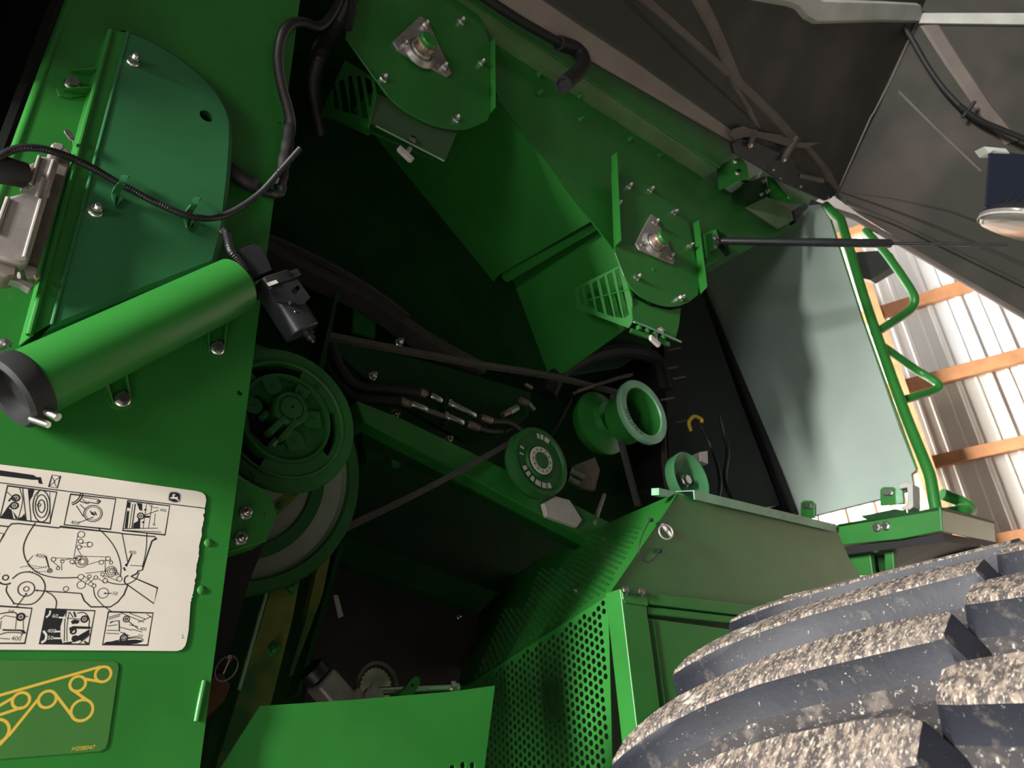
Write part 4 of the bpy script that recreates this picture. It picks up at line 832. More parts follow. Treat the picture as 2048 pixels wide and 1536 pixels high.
bearing(b1, ((808, 90), (887, 133), (850, 50)), (860, 78), YG, .098)
for u, v in ((765, 158), (910, 239), (921, 44), (961, 127)): nutY(b1, u, v, YG, .021)
g = G(); g.plate(L3([(750, 185, YG+.012), (741, 246, YG+.012), (760, 252, YG+.012), (890, 322, YG+.012), (914, 266, YG+.012), (925, 255, YG+.012), (850, 235, YG+.012)]), .003); ch1 = build('chute_face', g, mat('green_paint_reflection', (.055, .115, .050), .42), b1)  # greyish green paints a reflection into the chute face
for (a, b_, r, m) in (((752, 252), (888, 322), .0022, gpale), ((735, 262), (884, 328), .003, gdark)): build('hinge_rod', G().tube([PY(*a, YG), PY(*b_, YG)], r, 8), m, b1, sm=True)
fast(b1, MB, PY(824, 280, YG+.006), (OUT+AZ*.3).normalized(), .019); latch(b1, 813, 306, YG-.008, -.48, .042)
def grille(parent, outline, holes, P0, P1, P2, t=.003):
    n = (P1-P0).cross(P2-P0).normalized(); return build('louvre_grille', G().sheet(LN(outline, P0, n), [LN(h, P0, n) for h in holes], t), green, parent)
grille(b1, [(690, 120), (748, 156), (752, 186), (736, 256), (640, 232)], [[(695, 150), (703, 148), (718, 230), (700, 226)], [(712, 150), (720, 148), (737, 238), (724, 236)], [(728, 152), (742, 160), (746, 182), (741, 215), (738, 212)], [(676, 160), (687, 156), (700, 226), (684, 222)], [(664, 170), (670, 168), (680, 220), (666, 217)]],
       PY(750, 160, YG+.006), PY(738, 252, YG+.006), PY(640, 232, 1.22))
build('grille_foot', G().prism([PY(740, 256, YG+.004), PY(650, 218, 1.22), PY(652, 226, 1.22), PY(742, 266, YG+.004)], AY*.01), green, b1)

b2 = thing('lower_bearing_plate', 'lower round-bottomed green bearing plate with a louvred side and small steel flange bearing', 'bearing plate', PY(1310, 480, YG))
YH = 1.06
o2 = LY([(1224, 345), (1260, 352), (1322, 386), (1378, 446), (1400, 560), (1396, 590)]+cr([(1378, 604), (1355, 612), (1330, 612), (1300, 603), (1275, 588), (1252, 560), (1230, 505)]), YH)
build('plate', G().plate(o2, .004), green, b2, bev=.0008)
p, q = PY(1222, 312, YH), PY(1230, 492, YH); build('left_flange', G().prism([p, q, q+OUT*.024+AZ*.006, p+OUT*.024-AZ*.002], AX*.003), green, b2, bev=.001)
p, q = PY(1386, 447, YH), PY(1400, 588, YH); build('right_flange', G().prism([p, q, q+OUT*.030+AZ*.012, p+OUT*.024], AX*.003), green, b2, bev=.001)
bearing(b2, ((1286, 489), (1340, 512), (1310, 444)), (1329, 473), YH, .090)
for u, v in ((1256, 373), (1299, 380), (1234, 408), (1347, 425), (1378, 492), (1272, 555), (1360, 596)): nutY(b2, u, v, YH, .021)
fast(b2, MR, PY(1306, 539, YH), OUT, .011, 'rivet')
g = G(); g.plate(LY([(1262, 592), (1300, 612), (1340, 620), (1362, 616), (1358, 650), (1350, 682), (1266, 640)], YH+.012), .003); build('chute_face', g, green, b2)
P0, P1, P2 = PY(1242, 533, YH+.004), PY(1266, 602, YH+.004), PY(1152, 575, 1.22)
hol = []
for a, b_, c_, d_ in (((1155, 583), (1162, 574), (1170, 611), (1160, 608)), ((1168, 574), (1178, 568), (1190, 618), (1176, 613)), ((1184, 567), (1193, 560), (1208, 628), (1194, 622)), ((1199, 559), (1208, 552), (1228, 634), (1214, 629)), ((1214, 550), (1224, 544), (1245, 636), (1231, 634)), ((1229, 541), (1238, 535), (1253, 600), (1257, 638), (1250, 640))[:4] if False else ((1230, 541), (1238, 536), (1258, 630), (1248, 636))): hol.append([a, b_, c_, d_])
grille(b2, [(1150, 575), (1242, 530), (1264, 598), (1267, 640), (1257, 656), (1154, 618)], hol, P0, P1, P2)
n_ = (P1-P0).cross(P2-P0).normalized(); build('grille_crossbar', G().tube([PN(1172, 600, P0, n_)+OUT*.0+AY*.004, PN(1262, 577, P0, n_)+AY*.004], .0022, 6), green, b2)
g = G(); g.tube([PY(1268, 644, YH), PY(1290, 652, YH), PY(1362, 684, YH)], .003, 8); build('hinge_rod', g, gpale, b2)
g = G()
for k in range(4): g.box(PY(1278+k*16, 656+k*6.5, YH), AX, AY, AZ, .010, .012, .012)
g.prism(LY([(1264, 656), (1340, 684), (1340, 692), (1262, 664)], YH), AY*.006); build('latch_teeth', g, green, b2)
fast(b2, MB, PY(1320, 660, YH+.004), (OUT+AZ*.3).normalized(), .024); latch(b2, 1312, 681, YH-.008, -.40, .040)
# ================================================================ brackets on the side wall, gas strut
sb = thing('strut_bracket', 'notched green bracket holding the left end of the gas strut', 'bracket', PY(1420, 500, 1.06))
g = G(); bp0, bp1, bp2 = PY(1397, 472, 1.095), PY(1403, 536, 1.095), PY(1440, 470, 1.035); bpn = (bp1-bp0).cross(bp2-bp0).normalized(); g.plate(LN([(1397, 472), (1432, 458), (1440, 482), (1432, 496), (1416, 502), (1433, 520), (1403, 536)], bp0, bpn), .004); build('bracket_plate', g, green, sb, bev=.001)
g = G(); g.prism(LY([(1432, 458), (1441, 482), (1461, 508), (1452, 470)], 1.055), AY*.02); build('bracket_return', g, gdark, sb); fast(sb, MB, PY(1429, 477, 1.046), OUT, .026)
S0 = PY(1441, 482, 1.03); S1 = PX(2015, 490, 2.45); sd = (S1-S0).normalized()
Sm = PX(1783, 487, 2.27)
ls = (Sm-S0).length
gs = thing('gas_strut', 'black gas strut running right from the notched bracket to the raised shield', 'gas strut', (S0+S1)/2)
build('strut_cylinder', G().lathe([(0, .008), (.01, .0125), (ls*.55, .0135), (ls*.56, .0145), (ls-.004, .0145), (ls, .012)], S0, Sm-S0, 24), plast, gs, sm=True)
build('strut_rod', G().lathe([(0, .0055), ((S1-Sm).length, .0055)], Sm, S1-Sm, 14), MATS['black_plastic'], gs, sm=True)
build('strut_pivot', G().lathe([(0, .010), (.02, .010)], S0+AY*.02, OUT, 12), plast, gs, sm=True)
lb = thing('hinge_mount', 'pair of green folded hinge mounts at the right end of the upper beam', 'bracket', PY(1520, 370, 1.05))
yb = 1.02
g = G(); bp0, bp1, bp2 = PY(1433, 334, yb+.055), PY(1438, 380, yb+.055), PY(1494, 330, yb-.02); bpn = (bp1-bp0).cross(bp2-bp0).normalized(); g.plate(LN([(1433, 334), (1480, 311), (1494, 330), (1498, 356), (1478, 362), (1438, 380)], bp0, bpn), .004); build('mount_plate', g, green, lb, bev=.001)
g = G(); g.plate(L3([(1480, 311, yb), (1526, 342, yb+.07), (1512, 364, yb+.07), (1494, 360, yb)]), .004); build('mount_side', g, green, lb, bev=.001)
g = G(); g.plate(L3([(1450, 378, yb), (1480, 362, yb), (1492, 368, yb+.06), (1462, 386, yb+.06)]), .003); build('mount_foot', g, gpale, lb)
for u, v in ((1472, 323), (1476, 346)): fast(lb, MB, PN(u, v, bp0, bpn), facing(bpn, bp0), .026)
g = G(); g.plate(L3([(1535, 352, yb+.05), (1548, 356, yb), (1610, 398, yb), (1606, 408, yb), (1585, 408, yb), (1540, 396, yb+.05)]), .004); build('mount_plate', g, green, lb, bev=.001)
g = G(); g.plate(L3([(1490, 415, yb), (1535, 394, yb), (1582, 420, yb+.02), (1588, 440, yb+.02), (1556, 458, yb+.05)]), .004); build('mount_lip', g, MATS['green_paint_tan'], lb, bev=.001)
g = G(); g.plate(LY([(1486, 368), (1530, 352), (1540, 396), (1492, 414)], yb+.04), .004); build('mount_back', g, gdark, lb)
for u, v, d in ((1526, 364, .016), (1533, 384, .018), (1521, 390, .014)): nutY(lb, u, v, yb+.03, d)
fast(lb, MR, PY(1578, 396, yb-.004), OUT, .026, 'rivet')
build('black_stop', G().prism(LY([(1588, 420), (1612, 404), (1618, 414), (1604, 428), (1592, 446)], 1.04), AY*.03), plast, lb, bev=.003)

# ================================================================ raised side shield
d0, d1 = PY(950, 0, 1.0), PY(1640, 400, 1.0); dh = (d1-d0).normalized(); do = V((0, -.592, .617)); DN = dh.cross(do).normalized(); DN = facing(DN, d0)
sh = thing('side_shield', 'big grey side shield raised overhead, its ribbed underside in view', 'shield', (d0+d1)/2)
def DP(u, v, k=0): p = PN(u, v, d0+DN*k, DN); return p
corner = [DP(880, -42), DP(1466, 288), DP(1668, 393), DP(1834, 38), DP(1842, 20)]
fr = (DP(1834, 38)-DP(1668, 393)).normalized(); bk = d0-dh*2.4
sk = [bk, DP(1466, 288), DP(1668, 393), DP(1668, 393)+fr*1.15, bk+do.normalized()*1.15+dh*-.2]
build('shield_skin', G().plate(sk, .006), shield, sh)
rw = d0-dh*2.4; build('shield_shade_flap', G().prism([rw+AY*.02, rw+do.normalized()*1.15, rw+do.normalized()*1.15-AZ*.90, V((rw.x, 1.0, 1.36))], dh*.006), shield, sh)  # unseen flap added to the shield to shade the upper machine
def rib(name, lo, hi, h, m, a=None):
    """raised hollow rib: two pixel edges on the skin, h proud of it"""
    n_ = len(lo); A_ = [DP(*p) for p in lo]; B_ = [DP(*p) for p in hi]; g = G(); W_ = [(b-a_) for a_, b in zip(A_, B_)]
    rows = [A_, [a_+w_*.12+DN*h for a_, w_ in zip(A_, W_)], [b-w_*.12+DN*h for b, w_ in zip(B_, W_)], B_]
    for r0, r1 in zip(rows, rows[1:]):
        for i in range(n_-1): g.add([r0[i], r0[i+1], r1[i+1], r1[i]], [(0, 1, 2, 3)])
    return build(name, g, m, sh)
rib('hinge_side_band', [(962, -15), (1200, 132), (1462, 284)], [(1165, -15), (1325, 120), (1484, 278)], .004, shieldband)
rib('hinge_side_rib', [(1040, -20), (1255, 120), (1460, 262), (1500, 292)], [(1240, -20), (1390, 130), (1530, 262), (1556, 290)], .008, shield)
rib('shield_rib', [(1380, -5), (1420, 70), (1462, 168), (1530, 232), (1580, 290)], [(1410, -5), (1445, 70), (1480, 155), (1552, 225), (1606, 284)], .012, shieldrib)
rib('shield_rib', [(1270, -5), (1370, 80), (1450, 152)], [(1300, -5), (1400, 85), (1470, 150)], .006, shieldrib)
rib('shield_rib', [(1460, 168), (1490, 215), (1512, 262)], [(1472, 170), (1500, 215), (1522, 262)], .008, shieldrib)
rib('shield_rib', [(1596, 288), (1640, 336), (1668, 388)], [(1614, 286), (1655, 335), (1678, 376)], .010, shieldrib)
# outer lip of the skin (pale, near the top of the picture) with a stepped handle recess
lip = [(1385, -20), (1570, 12), (1588, 18), (1606, 38), (1625, 48), (1760, 44), (1838, 46)]; lip2 = [(1385, -80), (1580, -60), (1600, -40), (1622, -10), (1640, -2), (1760, 2), (1832, 6)]
rib('pale_lip', lip, lip2, .02, shieldl)
# joint and forward wing of the shield, hanging from the joint
J0, J1 = DP(1668, 393), DP(1834, 38); Q = PT(2048, 640, 3.3); WNn = (J1-J0).cross(Q-J0).normalized(); WNn = facing(WNn, J0)
def WP(u, v, k=0): return PN(u, v, J0+WNn*k, WNn)
wing = [J0, WP(1720, 430), WP(1800, 480), WP(2048, 628), WP(2130, 676), WP(2150, 300), WP(2150, -60), WP(1880, -60), J1]
build('shield_wing', G().plate(wing, .006), shield, sh)
def wrib(name, lo, hi, h, m):
    n_ = len(lo); A_ = [WP(*p) for p in lo]; B_ = [WP(*p) for p in hi]; g = G(); W_ = [(b-a_) for a_, b in zip(A_, B_)]
    rows = [A_, [a_+w_*.15+WNn*h for a_, w_ in zip(A_, W_)], [b-w_*.15+WNn*h for b, w_ in zip(B_, W_)], B_]
    for r0, r1 in zip(rows, rows[1:]):
        for i in range(n_-1): g.add([r0[i], r0[i+1], r1[i+1], r1[i]], [(0, 1, 2, 3)])
    return build(name, g, m, sh)
build('joint_seam', G().tube([J0+DN*.006, DP(1740, 232)+DN*.006, DP(1744, 226)+DN*.008, DP(1775, 168)+DN*.006, J1+DN*.006], .0045, 8), shieldrib, sh, sm=True)
build('wing_cross_lip', (lambda g: g.plate([WP(1846, 26, .02), WP(2160, 26, .02), WP(2160, 50, .02), WP(1838, 46, .02)], .02))(G()), shieldl, sh)
wrib('wing_rib', [(1840, 52), (1890, 130), (1950, 215), (2010, 290)], [(1880, 50), (1930, 130), (1985, 212), (2040, 280)], .008, shieldrib)
wrib('wing_rib', [(1795, 185), (1870, 260), (1960, 345)], [(1798, 181), (1873, 256), (1963, 341)], .005, shieldrib)
wrib('wing_lower_rib', [(1690, 388), (1790, 425), (1900, 470), (2060, 540)], [(1680, 384), (1780, 395), (1900, 420), (2060, 480)], .012, shield)
build('edge_tube', G().tube([WP(1620, 405, .0), WP(1710, 436, .01), WP(1800, 487, .01), WP(2130, 680, .01)], .014, 10), shieldrib, sh, sm=True)
build('edge_tube', G().tube([WP(1690, 405, .01), WP(1800, 450, .01), WP(2130, 610, .01)], .010, 10), shield, sh, sm=True)
fast(sh, MR, WP(1868, 447, .004), WNn, .012, 'rivet')
# black hinge plate with two grey studs
hb = thing('hinge_plate', 'flat black hinge plate joining the raised shield to the green beam', 'hinge', DP(1570, 330))
g = G(); k = .03; g.plate([DP(u, v, k) for u, v in ((1464, 288), (1478, 278), (1508, 282), (1590, 318), (1592, 336), (1660, 366), (1674, 382), (1664, 396), (1650, 402), (1560, 362), (1530, 340), (1468, 306))], .012); build('plate', g, plast, hb, bev=.002)
for (a, b, r) in (((1510, 264), (1500, 292), .011), ((1592, 276), (1568, 318), .013)): build('hinge_stud', G().lathe([(0, r), ((DP(*b, .04)-DP(*a, .01)).length, r)], DP(*a, .01), DP(*b, .04)-DP(*a, .01), 14), shieldrib, hb, sm=True)
for u, v, d in ((1500, 291, .018), (1567, 320, .018), (1547, 340, .010), (1561, 357, .010), (1601, 373, .012), (1657, 394, .010)): fast(hb, MB, DP(u, v, .045), DN, d)
g = G(); g.tube([DP(1600, 352, .03), DP(1645, 362, .03)], .010, 10); build('hinge_pin', g, shieldrib, hb, sm=True)
g = G(); g.plate([DP(u, v, .025) for u, v in ((1462, 272), (1468, 258), (1488, 252), (1512, 262), (1560, 270), (1600, 285), (1640, 286), (1610, 296), (1580, 294), (1520, 276), (1490, 274), (1470, 282))], .006); build('hinge_guard', g, shieldrib, hb)
# hose on the wing and the work light
wh = thing('shield_cable', 'black cable clipped to the underside of the shield at the upper right', 'cable', WP(1880, 150, .05))
build('cable_run', G().tube(smooth([WP(1740, -30, .06), WP(1772, 10, .05), WP(1815, 65, .05), WP(1850, 125, .05), WP(1885, 175, .05), WP(1925, 218, .055)], 6), .0115, 12), rubber, wh, sm=True)
build('corrugated_run', G().tube(smooth([WP(1918, 211, .055), WP(1955, 238, .06), WP(2000, 258, .08), WP(2060, 282, .1), WP(2120, 300, .12)], 6), .0135, 12, .007), conduit, wh, sm=60)
for a, b in (((1925, 235), (1950, 203)), ((1752, 2), (1770, -12))): build('cable_tie', G().tube([WP(*a, .06), WP(*b, .06)], .008, 10), plast, wh, sm=True)
wl = thing('work_light', 'oval work light on a blue-black bracket at the right edge', 'lamp', PT(2020, 400, 2.4))
tl = .30
def LP(u, v, t=tl): return PT(u, v, 2.4)
g = G(); pts = [LP(u, v) for u, v in ((1978, 306), (1986, 300), (2110, 318), (2100, 436), (2048, 424), (1971, 412))]; g.plate(pts, .005); build('lamp_bracket', g, bracketblue, wl, bev=.001)
ln_ = facing(newell(pts), pts[0]); g = G(); g.prism([LP(1968, 293), LP(2012, 297), LP(2020, 308), LP(1978, 306)], -ln_*.05); build('bracket_arm', g, shieldl, wl)
build('mounting_stalk', G().tube([LP(2060, 350)*1.005, LP(2060, 350)*1.29], .018, 12), plast, wl, sm=True)
fast(wl, MN, LP(2027, 411)+ln_*.001, ln_, .026)
c = LP(2075, 447); ex = (LP(2175, 472)-c); ex.normalize(); up = (LP(2075, 400)-c).normalized(); ez = ex.cross(up).normalized(); up = ez.cross(ex); rx = (LP(1966, 447)-c).length
g = G(); P_ = []
def oval(k, dz, dy=0): return [c+ex*rx*k*math.cos(2*math.pi*i/48)+ez*rx*.75*k*math.sin(2*math.pi*i/48)+up*(dz) for i in range(48)]
def loft(g, rings, cap0=False, cap1=False):
    n_ = len(rings[0]); k0 = len(g.v)
    for r_ in rings: g.v += r_
    for i in range(len(rings)-1):
        for j in range(n_): g.f.append((k0+i*n_+j, k0+i*n_+(j+1) % n_, k0+(i+1)*n_+(j+1) % n_, k0+(i+1)*n_+j)); g.m.append(g.cur)
    if cap0: g.f.append(tuple(range(k0, k0+n_))[::-1]); g.m.append(g.cur)
    if cap1: g.f.append(tuple(range(k0+(len(rings)-1)*n_, k0+len(rings)*n_))); g.m.append(g.cur)
g = G(); loft(g, [oval(1.0, -.002), oval(.98, .006), oval(.80, .036), oval(.6, .044)], True, True); build('lamp_housing', g, plast, wl, sm=40)
g = G(); loft(g, [oval(1.01, -.002), oval(1.01, -.014), oval(.93, -.026), oval(.7, -.034), oval(.3, -.037)], True, True); build('lamp_lens', g, lens, wl, sm=50)
g = G(); loft(g, [oval(1.015, -.013), oval(1.02, -.016), oval(1.0, -.019)]); build('lens_rim', g, lightgrey, wl, sm=True)
for k in range(9):
    a = math.pi*(.72+k*.075); n1 = c+ex*rx*.97*math.cos(a)-ez*rx*.75*.97*math.sin(-a); p = c+ex*rx*math.cos(a)*.98+ez*rx*.75*.98*math.sin(a)+up*.004
    q = c+ex*rx*math.cos(a)*.74+ez*rx*.75*.74*math.sin(a)+up*.052; build('cooling_fin', G().tube([p, q], .003, 6), plast, wl)

# ================================================================ perforated guard
C0 = PY(1215, 1190, 1.0); xg = C0.x
fl = PX(935, 1370, xg); top = PY(1355, 985, .955); un = (fl-C0).cross(top-C0).normalized()
pg = thing('perforated_guard', 'green sheet guard with hundreds of punched holes, folded along a diagonal', 'guard', C0)
def hexholes(poly3, reg_px, p0, n, pitch, r, rot=0):
    ex, ey, _ = basis(facing(n, p0)); ex, ey = ex*math.cos(rot)+ey*math.sin(rot), ey*math.cos(rot)-ex*math.sin(rot); o = p0
    reg = [((q-o).dot(ex), (q-o).dot(ey)) for q in LN(reg_px, p0, n)]; out = []
    x0, x1 = min(a for a, b in reg), max(a for a, b in reg); y0, y1 = min(b for a, b in reg), max(b for a, b in reg)
    i = 0; x = x0
    while x < x1:
        y = y0+(pitch/2 if i % 2 else 0)
        while y < y1:
            if inpoly(x, y, reg): out.append(circ(o+ex*x+ey*y, ex, ey, r, 8))
            y += pitch
        x += pitch*.866; i += 1
    return out
upx = [(935, 1371), (915, 1372), (950, 1203), (1040, 1142), (1130, 1087), (1240, 1035), (1355, 985), (1340, 1010), (1216, 1190)]
regU = [(950, 1358), (1008, 1216), (1050, 1216), (1078, 1137), (1143, 1138), (1175, 1066), (1237, 1076), (1259, 1047), (1287, 1052), (1213, 1180), (1090, 1263)]
g = G(); g.sheet(LN(upx, C0, un), hexholes(None, regU, C0, un, .0155, .0052), .0012); build('upper_perforated_sheet', g, green, pg)
lpx = [(1216, 1190), (1226, 1575), (905, 1575), (915, 1372), (935, 1371)]
regL = [(1208, 1204), (1216, 1570), (930, 1570), (940, 1376), (1090, 1280)]
g = G(); g.sheet(LX(lpx, xg), hexholes(None, regL, C0, AX, .0155, .0055), .0012); build('lower_perforated_sheet', g, green, pg)
# inner brace seen through the holes, bolt heads
b0, b1_ = PX(1020, 1475, xg+.03), PX(1190, 1420, xg+.03); build('inner_brace', G().tube([b0, b1_], .004, 8), zinc, pg)
fast(pg, MB, PN(1152, 1181, C0, un), facing(un, C0), .014)
# solid outer side with its top lip, ring pin and lanyard
sn_ = facing((top-C0).cross(PY(1672, 1058, 1.0)-C0).normalized(), C0)
def SP(u, v, k=0): return PN(u, v, C0+sn_*k, sn_)
so = [SP(*p) for p in [(1357, 988), (1672, 1058), (1700, 1120), (1760, 1215), (1500, 1240), (1216, 1192), (1340, 1012)]]
sg = thing('guard_side_panel', 'plain green side panel beside the perforated guard with a pale top lip', 'panel', so[0])
build('side_sheet', G().plate(so, .003), green, sg)
g = G(); g.plate([SP(*p, .012) for p in ((1390, 999), (1672, 1064), (1672, 1050), (1388, 982))], .003); q0, q1 = SP(1389, 982, .012), SP(1672, 1050, .012); g.prism([q0, q1, q1-sn_*.05, q0-sn_*.05], AZ*.002); build('top_lip', g, gpale, sg)
g = G(); g.plate([SP(*p, -.004) for p in ((1318, 976), (1356, 984), (1338, 994), (1318, 990))], .02); build('corner_tab', g, gpale, sg)
lp_ = thing('linch_pin', 'linch pin with a wire ring and lanyard on the guard side panel', 'pin', PY(1330, 1065, .97))
c = SP(1332, 1064, .03); build('ring', G().tube(circ(c, (AX*.9+OUT*.4).normalized(), AZ, .0155, 26), .0019, 8, closed=True), alu, lp_, sm=True)
build('pin_shank', G().lathe([(0, .005), (.035, .005)], SP(1345, 1073, .03), SP(1325, 1050, .005)-SP(1345, 1073, .03), 12), alu, lp_, sm=True)
build('lanyard', G().tube(smooth([SP(u, v, .012) for u, v in ((1300, 1040), (1285, 1070), (1278, 1100), (1288, 1122), (1305, 1120), (1325, 1095))], 5), .0012, 6), plast, lp_, sm=True)
for u, v in ((1300, 1040), (1317, 1102)): build('lanyard_fixing', G().lathe([(0, .005), (.006, .004)], SP(u, v, .002), sn_, 10), black, lp_)

# ================================================================ green cabinet proud of the side panel
yk = .955
kb = thing('green_cabinet', 'green cabinet box with a recessed door, partly behind the big tyre', 'cabinet', PY(1300, 1350, yk))
p0 = PY(1241, 1177, yk); zb = -.35
def KZ(u, v): return PY(u, v, yk)
x0 = p0.x; zt = p0.z
x1 = KZ(1290, 1190).x; x2 = x0+1.1; zt2 = zt+.012
build('corner_post', G().aabb((x0, yk, zb), (x1, yk+.04, zt)), green, kb, bev=.002)
build('side_return', G().prism([V((x0, yk+.003, zb)), V((x0, yk+.003, zt)), V((xg, 1.0, C0.z)), V((xg, 1.0, zb))], AX*.003), green, kb)
build('top_rail', G().prism([V((x1, yk, zt)), V((x2, yk, zt2+.02)), V((x2, yk, zt2-.010)), V((x1, yk, zt-.022))], AY*.04), green, kb, bev=.002)
build('rail_bead', G().prism([V((x1+.004, yk+.004, zt-.024)), V((x2, yk+.004, zt2-.012)), V((x2, yk+.004, zt2-.030)), V((x1+.004, yk+.004, zt-.040))], AY*.03), green, kb, bev=.003)
build('door_panel', G().aabb((x1+.006, yk+.008, zb), (x2, yk+.03, zt-.046)), green, kb, bev=.002)
build('door_groove', G().tube([V((x1+.022, yk+.006, zb)), V((x1+.022, yk+.006, zt-.05))], .0015, 6), green, kb)
build('corner_tab', G().prism([V((x0+.002, yk-.002, zt-.002)), V((x1+.003, yk-.002, zt-.002)), V((x1+.003, yk-.002, zt-.026)), V((x0+.008, yk-.002, zt-.026)), V((x0+.002, yk-.002, zt-.020))], AY*.003), green, kb, bev=.0008)
for u, v in ((1249, 1181), (1281, 1184)): nutY(kb, u, v, yk-.003, .0165, MB)

# ================================================================ pale inner tank wall, platform, rails
XT = 2.8
tw = thing('tank_wall', 'tall pale grey-green wall panel facing the camera behind the side wall', 'panel', PX(1700, 800, XT))
tp = LX([(1380, 1010), (1395, 560), (1500, 470), (1600, 412), (1640, 408), (1660, 440), (1724, 640), (1800, 860), (1832, 940), (1822, 948), (1828, 978), (1770, 996), (1610, 1036), (1560, 1040), (1400, 1015)], XT)
build('wall_sheet', G().plate(tp, .02), tank, tw, bev=.003)
g = G(); g.tube(smooth(LX([(1588, 1030), (1562, 960), (1530, 880), (1480, 760), (1430, 640), (1395, 560)], XT-.02), 5), .018, 10); build('rubber_seal', g, rubber, tw, sm=True)
build('dark_opening', G().plate(LX([(1395, 560), (1430, 640), (1480, 760), (1530, 880), (1562, 960), (1588, 1030), (1380, 1010), (1330, 700)], XT-.012), .01), black, tw)
build('edge_strip', G().tube(LX([(1662, 440), (1726, 640), (1834, 938)], XT-.004), .004, 8), green, tw)
build('dark_top_bracket', G().prism(LX([(1700, 505), (1775, 500), (1790, 530), (1740, 560), (1722, 556)], XT+.25), AX*.05), plast, tw)
for u, v, w_ in ((1615, 1022, 14), (1776, 995, 16)):
    tb = build('foot_bracket', G().plate(LX([(u-w_, v+16), (u-w_, v-16), (u-w_+6, v-21), (u+w_-6, v-21), (u+w_, v-14), (u+w_, v+14)], XT-.015), .01), green, tw, bev=.002)
    for du in (-4, 5): fast(tb, MB, PX(u+du, v-10, XT-.017), -AX, .026)
pf = thing('platform', 'green access platform with bolted front face above the tyre', 'platform', PX(1780, 1060, 2.68))
XP = 2.66
F0 = [(1678, 1048), (1780, 1034), (1880, 1012), (1884, 1062), (1800, 1078), (1665, 1092), (1676, 1066)]
build('front_face', G().plate(LX(F0, XP), .01), green, pf, bev=.003)
a, b, cc, dd = PX(1883, 1014, XP), PX(1886, 1063, XP), None, None
e1_ = V((3.35, a.y+.05, a.z)); e2_ = V((3.35, b.y+.05, b.z)); cc = PX(1988, 1042, 3.35); dd = PX(1992, 1085, 3.35)
build('outer_face', G().plate([a, cc, dd, b], .01), green, pf, bev=.003)
build('deck', G().prism([PX(1678, 1048, XP), a, cc, V((3.35, 1.5, cc.z)), V((XP, 1.5, a.z))], AZ*-.01), gdark, pf)
build('under_tray', G().prism([PX(1665, 1096, XP+.02), PX(1884, 1066, XP+.02), dd, V((3.35, 1.5, dd.z))], AZ*-.03), black, pf)
for u, v in ((1754, 1055), (1772, 1052)): fast(pf, MB, PX(u, v, XP), -AX, .032)
fast(pf, MR, PX(1751, 1097, XP+.03), -AX, .03, 'rivet')
for P_ in ([(1697, 1092), (1738, 1088), (1746, 1150), (1680, 1150)], [(1768, 1095), (1785, 1093), (1790, 1150), (1770, 1150)], [(1738, 1098), (1770, 1096), (1775, 1150), (1742, 1150)]): build('support_leg', G().plate(LX(P_, XP+.08 if P_[0][0] != 1738 else XP+.15), .03), green if P_[0][0] != 1738 else gdark, pf, bev=.003)
build('rear_leg', G().plate(LX([(1866, 1098), (1960, 1088), (1962, 1125), (1870, 1130)], 3.1), .05), green, pf, bev=.004)
build('chute_plate', G().plate(LX([(1722, 1032), (1790, 1018), (1830, 1024), (1800, 1040), (1735, 1040)], XP+.03), .02), gdark, pf)
# clamp
cl = thing('pipe_clamp', 'white painted C-shaped clamp with a bolt on the platform', 'clamp', PX(1822, 1000, XP+.02))
xc = XP+.03; g = G(); g.prism(LX([(1796, 970), (1812, 963), (1825, 968), (1826, 1014), (1816, 1021), (1802, 1019), (1802, 1013), (1814, 1010), (1814, 975), (1798, 978)], xc), AX*.06); build('clamp_body', g, shieldl, cl, bev=.003)
build('clamp_jaw', G().plate(LX([(1790, 980), (1804, 978), (1806, 1006), (1792, 1008)], xc+.02), .02), gpale, cl, bev=.002); build('clamp_bolt', G().lathe([(0, .006), ((PX(1817, 1040, xc)-PX(1814, 1018, xc)).length, .007)], PX(1814, 1018, xc), PX(1817, 1040, xc)-PX(1814, 1018, xc), 12), zinc, cl, sm=True)
# rails
hr = thing('handrail', 'tall green tubular handrail rising from the platform with side loops', 'handrail', PX(1872, 1020, XP+.05))
rp = [PX(1650, 410, 2.86), PX(1682, 440, 2.86), PX(1730, 600, 2.83), PX(1800, 800, 2.77), PX(1852, 930, 2.72), PX(1862, 960, 2.71), PX(1872, 1022, XP+.04)]
build('rail_tube', G().tube([rp[0]]+smooth(rp[1:6], 4)+[rp[6]], .0195, 18), green, hr, sm=True)
def loop(name, pts, r, m=green): return build(name, G().tube(smooth([PX(u, v, x) for u, v, x in pts], 6), r, 14), m, hr, sm=True)
loop('side_loop', [(1730, 460, 3.02), (1770, 505, 3.02), (1806, 555, 3.02), (1828, 592, 3.02), (1826, 612, 3.02), (1810, 628, 2.98), (1748, 668, 2.83)], .0175)
loop('side_loop', [(1768, 694, 2.82), (1830, 738, 2.98), (1866, 760, 3.0), (1878, 772, 3.0), (1866, 782, 2.98), (1835, 792, 2.9), (1795, 803, 2.82)], .016)
loop('side_loop', [(1884, 988, 3.0), (1915, 1000, 3.05), (1936, 1012, 3.05), (1940, 1020, 3.05), (1925, 1022, 3.0), (1888, 1028, 2.95)], .022)

